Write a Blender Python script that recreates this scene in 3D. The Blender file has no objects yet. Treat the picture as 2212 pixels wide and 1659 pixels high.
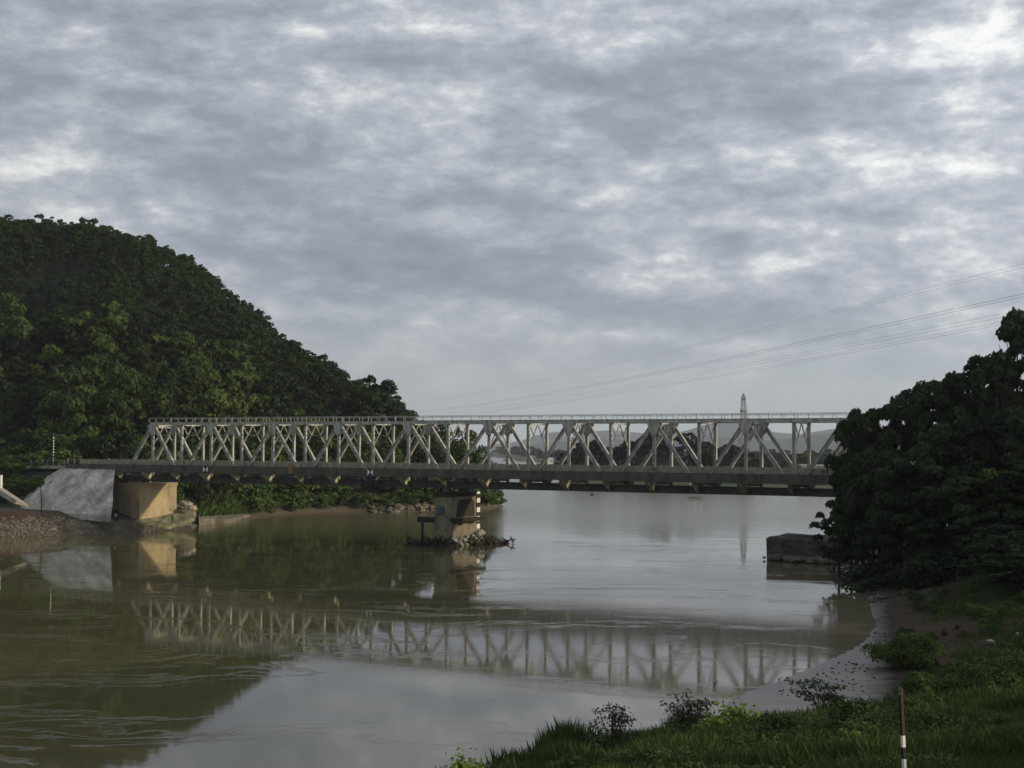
import bpy, math, random
import numpy as np
from mathutils import Matrix, Vector
random.seed(7)
R = math.radians
SC = bpy.context.scene
COL = SC.collection
EYE = 17.0
F_PX = 1526.0; PITCH = .0423; ROLL = .0061

# ---------------------------------------------------------------- camera
cam = bpy.data.cameras.new('camera'); co = bpy.data.objects.new('camera', cam); COL.objects.link(co)
cam.sensor_width = 36; cam.lens = F_PX / 1024 * 36; cam.clip_start = .5; cam.clip_end = 30000
CM = Matrix.Rotation(math.pi / 2 + PITCH, 3, 'X') @ Matrix.Rotation(ROLL, 3, 'Z')
co.matrix_world = Matrix.Translation((0, 0, EYE)) @ CM.to_4x4()
SC.camera = co
SC.view_settings.view_transform = 'Standard'; SC.view_settings.look = 'None'
SC.view_settings.exposure = 0; SC.view_settings.gamma = 1

# ---------------------------------------------------------------- node helpers
def nn(nt, typ, **kw):
    n = nt.nodes.new(typ)
    for k, v in kw.items():
        if k.startswith('i_'):
            n.inputs[k[2:].replace('_', ' ')].default_value = v
        else: setattr(n, k, v)
    return n
def ramp(nt, stops, interp='LINEAR'):
    n = nt.nodes.new('ShaderNodeValToRGB'); cr = n.color_ramp; cr.interpolation = interp
    while len(cr.elements) > 1: cr.elements.remove(cr.elements[-1])
    cr.elements[0].position = stops[0][0]; c = stops[0][1]
    cr.elements[0].color = (*c, 1) if not isinstance(c, (int, float)) else (c, c, c, 1)
    for p, c in stops[1:]:
        e = cr.elements.new(p); e.color = (*c, 1) if not isinstance(c, (int, float)) else (c, c, c, 1)
    return n
def mth(nt, op, a, b=None, c=None, clamp=False):
    n = nt.nodes.new('ShaderNodeMath'); n.operation = op; n.use_clamp = clamp
    for i, v in enumerate((a, b, c)):
        if v is None: continue
        if isinstance(v, (int, float)): n.inputs[i].default_value = v
        else: nt.links.new(v, n.inputs[i])
    return n.outputs[0]
def mixc(nt, f, a, b, mode='MIX'):
    n = nt.nodes.new('ShaderNodeMix'); n.data_type = 'RGBA'; n.blend_type = mode
    for s, v in ((n.inputs['Factor'], f), (n.inputs['A'], a), (n.inputs['B'], b)):
        if isinstance(v, (int, float)): s.default_value = v if s.type == 'VALUE' else (v, v, v, 1)
        elif isinstance(v, tuple): s.default_value = (*v, 1)
        else: nt.links.new(v, s)
    return n.outputs['Result']
def noise(nt, vec, scale, detail=4, rough=.55, dist=0., lac=2.0):
    n = nt.nodes.new('ShaderNodeTexNoise'); n.inputs['Scale'].default_value = scale
    n.inputs['Detail'].default_value = detail; n.inputs['Roughness'].default_value = rough
    n.inputs['Distortion'].default_value = dist; n.inputs['Lacunarity'].default_value = lac
    if vec is not None: nt.links.new(vec, n.inputs['Vector'])
    return n.outputs['Fac']
def mapping(nt, vec, scale=(1, 1, 1), loc=(0, 0, 0), rot=(0, 0, 0)):
    n = nt.nodes.new('ShaderNodeMapping'); n.inputs['Scale'].default_value = scale
    n.inputs['Location'].default_value = loc; n.inputs['Rotation'].default_value = rot
    nt.links.new(vec, n.inputs['Vector']); return n.outputs[0]

# ---------------------------------------------------------------- world: broken cloud deck over a Nishita sky
SUN_EL, SUN_AZ = R(14), R(108)        # azimuth clockwise from +Y: a low sun to the right, almost in line with the bridge
w = bpy.data.worlds.new('World'); SC.world = w; w.use_nodes = True
nt = w.node_tree; nt.nodes.clear()
wo = nn(nt, 'ShaderNodeOutputWorld'); bg = nn(nt, 'ShaderNodeBackground')
sky = nn(nt, 'ShaderNodeTexSky'); sky.sky_type = 'NISHITA'; sky.sun_disc = False
sky.sun_elevation = SUN_EL; sky.sun_rotation = SUN_AZ; sky.air_density = 1.2; sky.dust_density = 2.5
tc = nn(nt, 'ShaderNodeTexCoord'); sp = nn(nt, 'ShaderNodeSeparateXYZ'); nt.links.new(tc.outputs['Generated'], sp.inputs[0])
el = mth(nt, 'MULTIPLY', sp.outputs[2], 4.0, clamp=True)          # 0 at the horizon, 1 at 14 degrees
gen = tc.outputs['Generated']
n1 = noise(nt, mapping(nt, gen, (1, 1, 3.4), (4.6, 1.7, 0), (0, .10, 0)), 6.5, 4, .55, .2)
n2 = noise(nt, mapping(nt, gen, (1, 1, 2.5), (7.3, 2.2, .4), (0, .06, 0)), 18.0, 9, .60, .2)
n3 = noise(nt, mapping(nt, gen, (1, 1, 1.8), (1.3, 9.2, 0)), 60.0, 5, .60, .15)
# where the larger cloud banks and the gaps between them stand in the sky: azimuth tangent, elevation tangent, half sizes, weight
yy = mth(nt, 'MAXIMUM', sp.outputs[1], .02)
wn = nn(nt, 'ShaderNodeTexNoise'); wn.inputs['Scale'].default_value = 9; wn.inputs['Detail'].default_value = 5; nt.links.new(mapping(nt, gen, (1, 1, 1.6)), wn.inputs['Vector'])
ws = nn(nt, 'ShaderNodeSeparateXYZ'); nt.links.new(wn.outputs['Color'], ws.inputs[0])
az = mth(nt, 'ADD', mth(nt, 'DIVIDE', sp.outputs[0], yy), mth(nt, 'MULTIPLY', mth(nt, 'SUBTRACT', ws.outputs[0], .5), .10))
ez = mth(nt, 'ADD', mth(nt, 'DIVIDE', sp.outputs[2], yy), mth(nt, 'MULTIPLY', mth(nt, 'SUBTRACT', ws.outputs[1], .5), .045))
tot = None
for (bx, by, sx, sy, wgt) in ((1350, 150, 360, 55, .9), (250, 25, 160, 38, .8), (390, 400, 100, 38, .9), (700, 430, 150, 34, .7), (1130, 430, 160, 38, .8), (1530, 430, 160, 50, .8), (1330, 655, 430, 50, 1.1),
                              (560, 560, 170, 45, .6), (1230, 772, 260, 22, .7), (350, 190, 260, 45, .6), (1900, 250, 160, 32, .7), (900, 560, 240, 60, .4), (1700, 170, 160, 50, .6), (1480, 30, 200, 26, .7),
                              (620, 62, 190, 28, -1.0), (2090, 150, 150, 100, -1.3), (110, 230, 150, 42, -.9), (1060, 215, 130, 42, -.9), (750, 215, 110, 20, -.6), (1330, 415, 55, 18, -1.1), (1220, 292, 30, 16, -1.2),
                              (1720, 520, 220, 50, -.7), (2110, 350, 130, 42, -1.0), (50, 350, 60, 24, -.9), (300, 462, 320, 26, -.8), (1380, 735, 330, 13, -.8), (2070, 700, 140, 26, -.6), (1500, 545, 260, 36, -.5), (100, 90, 80, 20, -.6)):
    u = mth(nt, 'DIVIDE', mth(nt, 'SUBTRACT', az, (bx - 1106) / 2.16 / F_PX), sx / 2.16 / F_PX); v = mth(nt, 'DIVIDE', mth(nt, 'SUBTRACT', ez, (966 - by) / 2.16 / F_PX), sy / 2.16 / F_PX)
    r2 = mth(nt, 'ADD', mth(nt, 'MULTIPLY', u, u), mth(nt, 'MULTIPLY', v, v)); gk = mth(nt, 'MULTIPLY', mth(nt, 'EXPONENT', mth(nt, 'MULTIPLY', r2, -.8)), wgt)
    tot = gk if tot is None else mth(nt, 'ADD', tot, gk)
dens = mth(nt, 'ADD', mth(nt, 'MULTIPLY', n1, .38), mth(nt, 'ADD', mth(nt, 'MULTIPLY', n2, .44), mth(nt, 'MULTIPLY', n3, .18)))
dens = mth(nt, 'ADD', dens, mth(nt, 'MULTIPLY', tot, .070))
cr = ramp(nt, [(.36, (.78, .79, .78)), (.41, (.60, .615, .635)), (.45, (.455, .475, .52)), (.50, (.355, .38, .44)), (.57, (.265, .29, .355)), (.68, (.20, .225, .285))])
nt.links.new(dens, cr.inputs[0])
# low down the deck thins into a smooth pale veil
veil = ramp(nt, [(0, (.43, .475, .475)), (.25, (.385, .435, .455)), (1, (.325, .365, .42))]); nt.links.new(el, veil.inputs[0])
vm = mth(nt, 'SUBTRACT', 1.0, mth(nt, 'MULTIPLY', tot, mth(nt, 'MULTIPLY', el, .42)))
veilc = mixc(nt, 1.0, veil.outputs[0], vm, 'MULTIPLY')
vf = mth(nt, 'SUBTRACT', 1.0, mth(nt, 'MULTIPLY', mth(nt, 'SUBTRACT', sp.outputs[2], .022), 12.5), clamp=True)
cc = mixc(nt, mth(nt, 'MULTIPLY', vf, .93, clamp=True), cr.outputs[0], veilc)
# brighter towards the sun's side
sd = mth(nt, 'ADD', mth(nt, 'MULTIPLY', sp.outputs[0], .35), 1.0)
cc = mixc(nt, 1.0, cc, sd, 'MULTIPLY')
skyc = mixc(nt, 1.0, sky.outputs[0], (.1, .1, .1), 'MULTIPLY')
fin = mixc(nt, .90, skyc, cc)
nt.links.new(fin, bg.inputs[0]); bg.inputs[1].default_value = 1.26
nt.links.new(bg.outputs[0], wo.inputs[0])
# sun
sl = bpy.data.lights.new('sun', 'SUN'); sl.energy = 3.0; sl.angle = R(1.5); sl.color = (1, .84, .58)
so = bpy.data.objects.new('sun', sl); COL.objects.link(so)
sdir = Vector((math.sin(SUN_AZ) * math.cos(SUN_EL), math.cos(SUN_AZ) * math.cos(SUN_EL), math.sin(SUN_EL)))
so.rotation_euler = sdir.to_track_quat('Z', 'Y').to_euler()

# ---------------------------------------------------------------- geometry helpers
def ray(px, py):
    d = CM @ Vector(((px - 512) / F_PX, -(py - 384) / F_PX, -1.0)); return d
def atD(px, py, D):                    # world point seen at that spot of the frame, D metres ahead
    d = ray(px, py); return Vector((d.x / d.y * D, D, EYE + d.z / d.y * D))
def atz(px, py, z=0.):
    d = ray(px, py); k = (z - EYE) / d.z; return Vector((d.x * k, d.y * k, z))

def mesh_np(name, V, F, mats, smooth=False, mi=None):
    me = bpy.data.meshes.new(name); V = np.asarray(V, dtype=np.float32).reshape(-1, 3)
    if isinstance(F, np.ndarray):
        k = F.shape[1]; nf = len(F); me.vertices.add(len(V)); me.vertices.foreach_set('co', V.ravel())
        me.loops.add(nf * k); me.loops.foreach_set('vertex_index', F.astype(np.int32).ravel())
        me.polygons.add(nf); me.polygons.foreach_set('loop_start', np.arange(0, nf * k, k, dtype=np.int32))
        me.polygons.foreach_set('loop_total', np.full(nf, k, dtype=np.int32))
        me.update(calc_edges=True)
    else:
        me.from_pydata([tuple(map(float, v)) for v in V], [], F); me.update()
    for m in (mats if isinstance(mats, (list, tuple)) else [mats]): me.materials.append(m)
    if mi is not None: me.polygons.foreach_set('material_index', np.asarray(mi, dtype=np.int32))
    if smooth: me.polygons.foreach_set('use_smooth', np.ones(len(me.polygons), dtype=bool))
    me.update(); return me
def link(name, me, parent=None, loc=None, rz=0):
    o = bpy.data.objects.new(name, me); COL.objects.link(o)
    if parent is not None: o.parent = parent
    if loc is not None: o.location = loc
    if rz: o.rotation_euler[2] = rz
    return o
def tag(o, label=None, cat=None, group=None, kind=None):
    if label: o['label'] = label
    if cat: o['category'] = cat
    if group: o['group'] = group
    if kind: o['kind'] = kind
    return o
def empty(name, loc, label, cat, group=None, rz=0):
    o = bpy.data.objects.new(name, None); COL.objects.link(o); o.location = loc; o.rotation_euler[2] = rz
    o.empty_display_size = .5
    return tag(o, label, cat, group)
class MB:
    def __init__(s): s.v = []; s.f = []; s.m = []
    def add(s, vs, fs, mi=0):
        b = len(s.v); s.v += [tuple(x) for x in vs]; s.f += [tuple(b + i for i in f) for f in fs]; s.m += [mi] * len(fs)
    def box8(s, c, mi=0):   # 8 corners: bottom 0-3 ccw, top 4-7
        s.add(c, [(3, 2, 1, 0), (4, 5, 6, 7), (0, 1, 5, 4), (1, 2, 6, 5), (2, 3, 7, 6), (3, 0, 4, 7)], mi)
    def box(s, x0, x1, y0, y1, z0, z1, mi=0):
        s.box8([(x0, y0, z0), (x1, y0, z0), (x1, y1, z0), (x0, y1, z0), (x0, y0, z1), (x1, y0, z1), (x1, y1, z1), (x0, y1, z1)], mi)
    def bar(s, p, q, a, wa, wb, mi=0, off=(0, 0)):   # beam p->q, cross axis a (width wa), third axis width wb
        p = Vector(p); q = Vector(q); d = (q - p).normalized(); a = Vector(a); a = (a - d * a.dot(d)).normalized(); b = d.cross(a)
        p = p + a * off[0] + b * off[1]; q = q + a * off[0] + b * off[1]
        c = []
        for e in (p, q):
            for sa, sb in ((-1, -1), (1, -1), (1, 1), (-1, 1)): c.append(e + a * sa * wa / 2 + b * sb * wb / 2)
        s.box8(c, mi)
    def ibeam(s, p, q, n, depth, width, tf=.05, tw=.04, mi=0):   # web lies in the plane normal to n; flanges spaced `depth`, `width` wide along n
        s.bar(p, q, n, width, tf, mi, (0, depth / 2)); s.bar(p, q, n, width, tf, mi, (0, -depth / 2)); s.bar(p, q, n, tw, depth - tf, mi)
    def tube(s, pts, r, k=6, mi=0, cap=True):
        pts = [Vector(p) for p in pts]; rr = r if isinstance(r, (list, tuple)) else [r] * len(pts); vs = []; n = len(pts)
        for i, p in enumerate(pts):
            d = (pts[min(i + 1, n - 1)] - pts[max(i - 1, 0)]).normalized()
            a = d.orthogonal().normalized() if i == 0 else (a - d * a.dot(d)).normalized()
            b = d.cross(a)
            for j in range(k): t = 2 * math.pi * j / k; vs.append(p + (a * math.cos(t) + b * math.sin(t)) * rr[i])
        fs = [(i * k + j, i * k + (j + 1) % k, (i + 1) * k + (j + 1) % k, (i + 1) * k + j) for i in range(n - 1) for j in range(k)]
        if cap: fs += [tuple(range(k))[::-1], tuple((n - 1) * k + j for j in range(k))]
        s.add(vs, fs, mi)
    def ball(s, c, r, mi=0, seg=8, rings=6, sq=(1, 1, 1)):
        vs = []; fs = []
        for i in range(rings + 1):
            a = math.pi * i / rings
            for j in range(seg):
                b = 2 * math.pi * j / seg
                vs.append((c[0] + r * sq[0] * math.sin(a) * math.cos(b), c[1] + r * sq[1] * math.sin(a) * math.sin(b), c[2] + r * sq[2] * math.cos(a)))
        for i in range(rings):
            for j in range(seg): fs.append((i * seg + j, (i + 1) * seg + j, (i + 1) * seg + (j + 1) % seg, i * seg + (j + 1) % seg))
        s.add(vs, fs, mi)
    def mesh(s, name, mats, smooth=False): return mesh_np(name, s.v, s.f, mats, smooth, s.m)
    def build(s, name, mats, parent=None, smooth=False, loc=None, rz=0): return link(name, s.mesh(name, mats, smooth), parent, loc, rz)

# ---------------------------------------------------------------- materials
def mat(name):
    m = bpy.data.materials.new(name); m.use_nodes = True; nt = m.node_tree
    return m, nt, nt.nodes['Principled BSDF']
def simple(name, c, rough=.7, var=.25, scale=1.5, c2=None, bump=0, metal=0, spec=.3, detail=5, stretch=(1, 1, 1), lo=.35, hi=.65):
    m, nt, b = mat(name)
    g = nn(nt, 'ShaderNodeNewGeometry'); n = noise(nt, mapping(nt, g.outputs['Position'], stretch), scale, detail, .6)
    c2 = c2 or tuple(v * (1 - var) for v in c)
    r = ramp(nt, [(lo, c2), (hi, c)]); nt.links.new(n, r.inputs[0]); nt.links.new(r.outputs[0], b.inputs['Base Color'])
    b.inputs['Roughness'].default_value = rough; b.inputs['Metallic'].default_value = metal; b.inputs['Specular IOR Level'].default_value = spec
    if bump:
        bp = nn(nt, 'ShaderNodeBump'); bp.inputs['Strength'].default_value = 1; bp.inputs['Distance'].default_value = bump
        n2 = noise(nt, g.outputs['Position'], scale * 4, 6, .6); nt.links.new(n2, bp.inputs['Height']); nt.links.new(bp.outputs[0], b.inputs['Normal'])
    return m
def foliage(name, c1, c2, c3=None, scale=.35, rough=.65, fine=3.0, orand=.5):
    m, nt, b = mat(name); g = nn(nt, 'ShaderNodeNewGeometry'); oi = nn(nt, 'ShaderNodeObjectInfo')
    a = noise(nt, g.outputs['Position'], scale, 3, .6); f = noise(nt, g.outputs['Position'], fine, 3, .6)
    s = mth(nt, 'ADD', mth(nt, 'MULTIPLY', a, .6), mth(nt, 'MULTIPLY', f, .4))
    s = mth(nt, 'ADD', s, mth(nt, 'MULTIPLY', mth(nt, 'SUBTRACT', oi.outputs['Random'], .5), orand * .4))
    st = [(.34, c1), (.56, c2)] + ([(.72, c3)] if c3 else [])
    r = ramp(nt, st); nt.links.new(s, r.inputs[0]); nt.links.new(r.outputs[0], b.inputs['Base Color'])
    b.inputs['Roughness'].default_value = rough; b.inputs['Specular IOR Level'].default_value = .15
    tr = nn(nt, 'ShaderNodeBsdfTranslucent'); nt.links.new(r.outputs[0], tr.inputs[0]); mx = nn(nt, 'ShaderNodeMixShader'); mx.inputs[0].default_value = .22
    nt.links.new(b.outputs[0], mx.inputs[1]); nt.links.new(tr.outputs[0], mx.inputs[2]); nt.links.new(mx.outputs[0], nt.nodes['Material Output'].inputs[0])
    return m
M = {}
def stained(name, c, dirt, rust_brown, scale=.9, zs=.22):
    m, nt, b = mat(name); g = nn(nt, 'ShaderNodeNewGeometry'); pos = g.outputs['Position']
    a = noise(nt, mapping(nt, pos, (1, 1, zs)), scale * 2.2, 6, .65); r = ramp(nt, [(.38, dirt), (.60, c)]); nt.links.new(a, r.inputs[0])
    q = noise(nt, mapping(nt, pos, (1, 1, .4), (7, 3, 1)), scale * 3.1, 6, .7); q2 = ramp(nt, [(.60, 0.), (.70, .8)]); nt.links.new(q, q2.inputs[0])
    nt.links.new(mixc(nt, q2.outputs[0], r.outputs[0], rust_brown), b.inputs['Base Color']); b.inputs['Roughness'].default_value = .6; b.inputs['Specular IOR Level'].default_value = .3
    return m
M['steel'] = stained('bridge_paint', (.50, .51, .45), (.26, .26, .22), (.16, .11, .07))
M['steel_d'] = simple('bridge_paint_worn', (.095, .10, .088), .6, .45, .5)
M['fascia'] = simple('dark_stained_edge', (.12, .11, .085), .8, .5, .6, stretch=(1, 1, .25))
M['rail'] = simple('weathered_rail', (.34, .33, .24), .8, .35, .9)
M['bracket'] = simple('bracket_sunlit', (.62, .60, .40), .7, .35, 1.2)  # pale yellow puts the sunlight on the brackets into their colour
M['asphalt'] = simple('asphalt', (.07, .07, .068), .9, .3, .8)
M['conc'] = stained('tan_concrete', (.44, .35, .20), (.30, .235, .135), (.13, .095, .055), .16, .5)
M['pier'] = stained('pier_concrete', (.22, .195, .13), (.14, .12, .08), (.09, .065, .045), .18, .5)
M['pale'] = simple('pale_concrete', (.36, .34, .27), .85, .35, .6, bump=.03)
M['slab'] = simple('mossy_slab', (.27, .25, .16), .9, .6, .35, c2=(.10, .105, .06), bump=.05)
M['block'] = simple('dark_masonry', (.12, .10, .075), .9, .6, .5, bump=.12, stretch=(1, 1, 2.2))
M['rust_brown'] = simple('dark_brown', (.045, .028, .02), .8, .5, .7, stretch=(1, 1, .3))
M['white'] = simple('white_paint', (.78, .78, .72), .6, .1, 2)
M['black'] = simple('black_paint', (.02, .02, .02), .6, .2, 2)
M['maroon'] = simple('maroon_paint', (.040, .014, .011), .6, .3, 3)
M['blue'] = simple('blue_sign', (.02, .035, .10), .6, .2, 2)
M['orange'] = simple('orange_sign', (.26, .16, .04), .6, .2, 2)
M['bark'] = simple('bark', (.06, .048, .035), .9, .4, 3)
M['darkwood'] = simple('dark_timber', (.035, .028, .02), .9, .4, 1.5)
M['rock'] = simple('rock', (.21, .185, .135), .9, .6, .35, bump=.06)
M['rockd'] = simple('dark_rock', (.075, .065, .05), .9, .5, .8, bump=.06)
M['rockp'] = simple('pale_rock', (.42, .38, .29), .9, .4, .8, bump=.06)
M['roof'] = simple('pale_roof', (.5, .5, .48), .8, .2, .3)
M['wall'] = simple('house_wall', (.38, .36, .32), .85, .2, .3)
M['window'] = simple('window_glass', (.03, .035, .04), .2, .2, .3)
M['greysteel'] = simple('galvanised', (.16, .165, .17), .6, .2, .3)
M['wire'] = simple('wire', (.12, .12, .13), .7, .1, 1)
M['skin'] = simple('skin', (.32, .19, .12), .6, .1, 5)
M['hair'] = simple('black_hair', (.015, .013, .012), .6, .1, 5)
M['shirtw'] = simple('white_shirt', (.75, .74, .7), .8, .1, 5)
M['clothd'] = simple('dark_cloth', (.02, .022, .03), .8, .2, 5)
M['red'] = simple('red_paint', (.07, .012, .012), .5, .2, 5)
M['rubber'] = simple('rubber', (.015, .015, .015), .8, .1, 5)
# foliage
M['hill_leaf'] = foliage('hill_leaves', (.012, .024, .008), (.032, .054, .014), (.075, .112, .024), .045, fine=.35, orand=1.3)
M['pine_leaf'] = foliage('pine_needles', (.013, .025, .009), (.030, .048, .015), None, .08, fine=.6, orand=.9)
M['bright_leaf'] = foliage('bright_leaves', (.024, .044, .012), (.050, .082, .019), (.095, .14, .030), .12, fine=.8, orand=.5)
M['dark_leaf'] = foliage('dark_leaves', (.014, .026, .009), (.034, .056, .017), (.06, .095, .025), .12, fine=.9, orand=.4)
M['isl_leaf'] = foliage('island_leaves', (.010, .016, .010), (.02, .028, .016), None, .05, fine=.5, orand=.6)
M['bush_leaf'] = foliage('bush_leaves', (.035, .062, .016), (.07, .115, .026), (.12, .18, .036), .5, fine=4, orand=.6)
M['lime_leaf'] = foliage('lime_leaves', (.10, .17, .025), (.20, .30, .045), None, .8, fine=5, orand=.3)
M['grey_leaf'] = foliage('grey_leaves', (.04, .058, .028), (.075, .10, .045), None, .8, fine=5, orand=.3)
M['grass'] = foliage('grass_blades', (.032, .056, .015), (.068, .110, .028), (.15, .18, .05), .22, fine=2.5, orand=0)
M['reed'] = foliage('reed_blades', (.045, .08, .02), (.085, .13, .035), None, .2, fine=1.5, orand=0)
M['far_leaf'] = foliage('far_leaves', (.022, .036, .016), (.04, .058, .024), None, .01, fine=.08, orand=0)

def ground_mat(name, base, soil, green, gscale, greenness, red=None, bump=.15, wetmud=False, wood=None):
    m, nt, b = mat(name); g = nn(nt, 'ShaderNodeNewGeometry'); pos = g.outputs['Position']
    a = noise(nt, pos, .5, 6, .65); c = mixc(nt, mth(nt, 'MULTIPLY', a, 1.0), base, soil)
    gn = noise(nt, pos, gscale, 5, .6); r = ramp(nt, [(greenness - .06, 0.), (greenness + .06, 1.)]); nt.links.new(gn, r.inputs[0])
    s = nn(nt, 'ShaderNodeSeparateXYZ'); nt.links.new(pos, s.inputs[0])
    hi = mth(nt, 'MULTIPLY', mth(nt, 'SUBTRACT', s.outputs[2], 1.6), .8, clamp=True)
    c = mixc(nt, mth(nt, 'MULTIPLY', r.outputs[0], hi), c, green)
    wet = mth(nt, 'SUBTRACT', 1.0, mth(nt, 'MULTIPLY', s.outputs[2], 2.0, clamp=True))
    c = mixc(nt, mth(nt, 'MULTIPLY', wet, .45), c, tuple(v * .35 for v in soil))
    if red:
        d = nn(nt, 'ShaderNodeVectorMath', operation='DISTANCE'); nt.links.new(mapping(nt, pos, (1, 1.6, 1)), d.inputs[0]); d.inputs[1].default_value = (red[0], red[1] * 1.6, red[2])
        f = mth(nt, 'SUBTRACT', 1.0, mth(nt, 'DIVIDE', d.outputs['Value'], red[3]), clamp=True)
        f = mth(nt, 'MULTIPLY', f, mth(nt, 'ADD', a, 1.2), clamp=True); c = mixc(nt, f, c, (.085, .040, .025))
    nt.links.new(c, b.inputs['Base Color']); b.inputs['Specular IOR Level'].default_value = .35
    if wood: nt.links.new(mixc(nt, mth(nt, 'MULTIPLY', mth(nt, 'SUBTRACT', s.outputs[2], wood), .25, clamp=True), c, (.016, .026, .010)), b.inputs['Base Color'])
    if wetmud:
        dark_ground = mth(nt, 'MULTIPLY', mth(nt, 'SUBTRACT', mth(nt, 'ADD', s.outputs[2], mth(nt, 'MULTIPLY', a, .8)), 1.5), 1.2, clamp=True)
        side = mth(nt, 'ADD', mth(nt, 'MULTIPLY', mth(nt, 'SUBTRACT', s.outputs[0], mth(nt, 'MULTIPLY', s.outputs[1], .240)), .42), mth(nt, 'MULTIPLY', a, 1.0), clamp=True)  # ground turns darker and duller right of a slanting line
        dark_ground = mth(nt, 'MAXIMUM', dark_ground, side)
        c2 = mixc(nt, dark_ground, mixc(nt, a, (.17, .16, .135), (.10, .09, .075)), c); nt.links.new(c2, b.inputs['Base Color'])
        nt.links.new(mth(nt, 'ADD', .38, mth(nt, 'MULTIPLY', dark_ground, .54)), b.inputs['Roughness'])
        nt.links.new(mth(nt, 'SUBTRACT', .5, mth(nt, 'MULTIPLY', dark_ground, .46)), b.inputs['Specular IOR Level'])
    else: b.inputs['Roughness'].default_value = .92
    bp = nn(nt, 'ShaderNodeBump'); bp.inputs['Strength'].default_value = 1; bp.inputs['Distance'].default_value = bump
    n2 = noise(nt, pos, 1.6, 7, .65); nt.links.new(n2, bp.inputs['Height']); nt.links.new(bp.outputs[0], b.inputs['Normal'])
    return m
M['g_left'] = ground_mat('left_bank_ground', (.13, .11, .08), (.075, .058, .038), (.022, .034, .013), .12, .42, red=(-99, 296, 4, 15), wood=9.)
M['g_right'] = ground_mat('mud_and_soil', (.075, .06, .042), (.04, .030, .02), (.03, .045, .016), .16, .40, bump=.05, wetmud=True)
M['g_far'] = ground_mat('far_fields', (.075, .10, .04), (.055, .07, .03), (.04, .055, .022), .006, .5)
M['g_mtn'] = simple('mountain', (.05, .065, .05), .95, .3, .002)

# ---------------------------------------------------------------- terrain functions
TH = .5696; U = Vector((math.cos(TH), -math.sin(TH), 0)); N = Vector((math.sin(TH), math.cos(TH), 0)); P9 = Vector((-11.17, 268.8, 0))
def B(t, w, z): return P9 + U * t + N * w + Vector((0, 0, z))
def tnode(i): return 8 * (i - 9) + .655 * max(-1, min(1, i - 9))

def poly_sd(X, Y, poly):
    poly = np.array(poly, float); n = len(poly); d2 = np.full(X.shape, 1e18); ins = np.zeros(X.shape, bool)
    for i in range(n):
        ax, ay = poly[i]; bx, by = poly[(i + 1) % n]; ex, ey = bx - ax, by - ay
        t = np.clip(((X - ax) * ex + (Y - ay) * ey) / (ex * ex + ey * ey), 0, 1)
        d2 = np.minimum(d2, (X - ax - t * ex) ** 2 + (Y - ay - t * ey) ** 2)
        c = ((ay > Y) != (by > Y)) & (X < (bx - ax) * (Y - ay) / (by - ay + 1e-12) + ax); ins ^= c
    return np.where(ins, 1, -1) * np.sqrt(d2)
_rg = np.random.default_rng(5); _lat = _rg.random((64, 64))
def vnoise(X, Y, s):
    x = X / s; y = Y / s; xi = np.floor(x).astype(int); yi = np.floor(y).astype(int); fx = x - xi; fy = y - yi
    fx = fx * fx * (3 - 2 * fx); fy = fy * fy * (3 - 2 * fy); g = lambda a, b: _lat[a % 64, b % 64]
    return (g(xi, yi) * (1 - fx) + g(xi + 1, yi) * fx) * (1 - fy) + (g(xi, yi + 1) * (1 - fx) + g(xi + 1, yi + 1) * fx) * fy - .5
def fbm(X, Y, s): return vnoise(X, Y, s) + .5 * vnoise(X + 31, Y + 17, s / 2) + .25 * vnoise(X + 7, Y + 91, s / 4)

LEFT = [(-420, 250), (-104, 274), (-94, 283), (-85, 289), (-78, 299), (-71, 306), (-65.5, 314), (-68, 328), (-66, 345), (-61, 362), (-58, 378), (-50, 392), (-40, 400), (-22, 405), (-6, 421), (-2, 445), (-8, 500), (-14, 700), (-28, 1300), (-45, 3400), (-900, 3400), (-900, 250)]
CX = [-300, -250, -188, -162, -134, -116, -102, -89, -74.5, -60, -53, -39, -31, -23, -14, -8, 0]
CZ = [82, 86, 88, 87, 81, 73, 61, 51, 38, 32, 28, 22, 15, 10, 6, 4, 2]
CY = [560, 560, 560, 560, 550, 540, 530, 520, 505, 490, 480, 465, 455, 450, 445, 440, 440]
def h_left(X, Y):
    X = np.asarray(X, float); Y = np.asarray(Y, float)
    d = poly_sd(X, Y, LEFT) + fbm(X, Y, 14) * 1.6
    z = np.where(d > 0, np.interp(d, [0, 1.5, 5, 12, 60], [0, 1.0, 2.4, 4.1, 4.8]), d * .4)
    rx = X - P9.x; ry = Y - P9.y; t = rx * U.x + ry * U.y; w = rx * N.x + ry * N.y
    foot = np.where(X < -79, 312.3 + (-79 - X) * .64 + 12, np.interp(X, [-79, -66, 0], [324, 388, 408]) + 2)
    s = np.clip((Y - foot) / np.maximum(np.interp(X, CX, CY) - foot, 5), 0, 1.6)
    g = np.where(s < 1, np.sin(np.clip(s, 0, 1) * math.pi / 2) ** 1.25, 1 - (s - 1) * .25)
    z = z + np.clip(d / 8, 0, 1) * np.interp(X, CX, CZ) * g * (1 + .10 * fbm(X, Y, 45) * np.clip(s * 2, 0, 1))
    emb = 12.4 - np.maximum(np.abs(w - 3) - 5.0, 0) * .80 - np.maximum(t + 98, 0) * .9
    z = np.where(d > 0, np.maximum(z, emb), z)
    return np.maximum(z, -2.5)
RIGHT = [(110, 330), (62, 262), (51, 240), (47, 222), (44, 206), (42.9, 184), (36.2, 153), (33.5, 142.5), (27.6, 128), (17.9, 110.6), (15.1, 105.5), (13.4, 99), (11.0, 95), (8.0, 90.5), (3.9, 87.5), (-.6, 81), (-4, 76), (-13, 60), (-25, 30), (-30, -60), (500, -60), (500, 420)]
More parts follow.
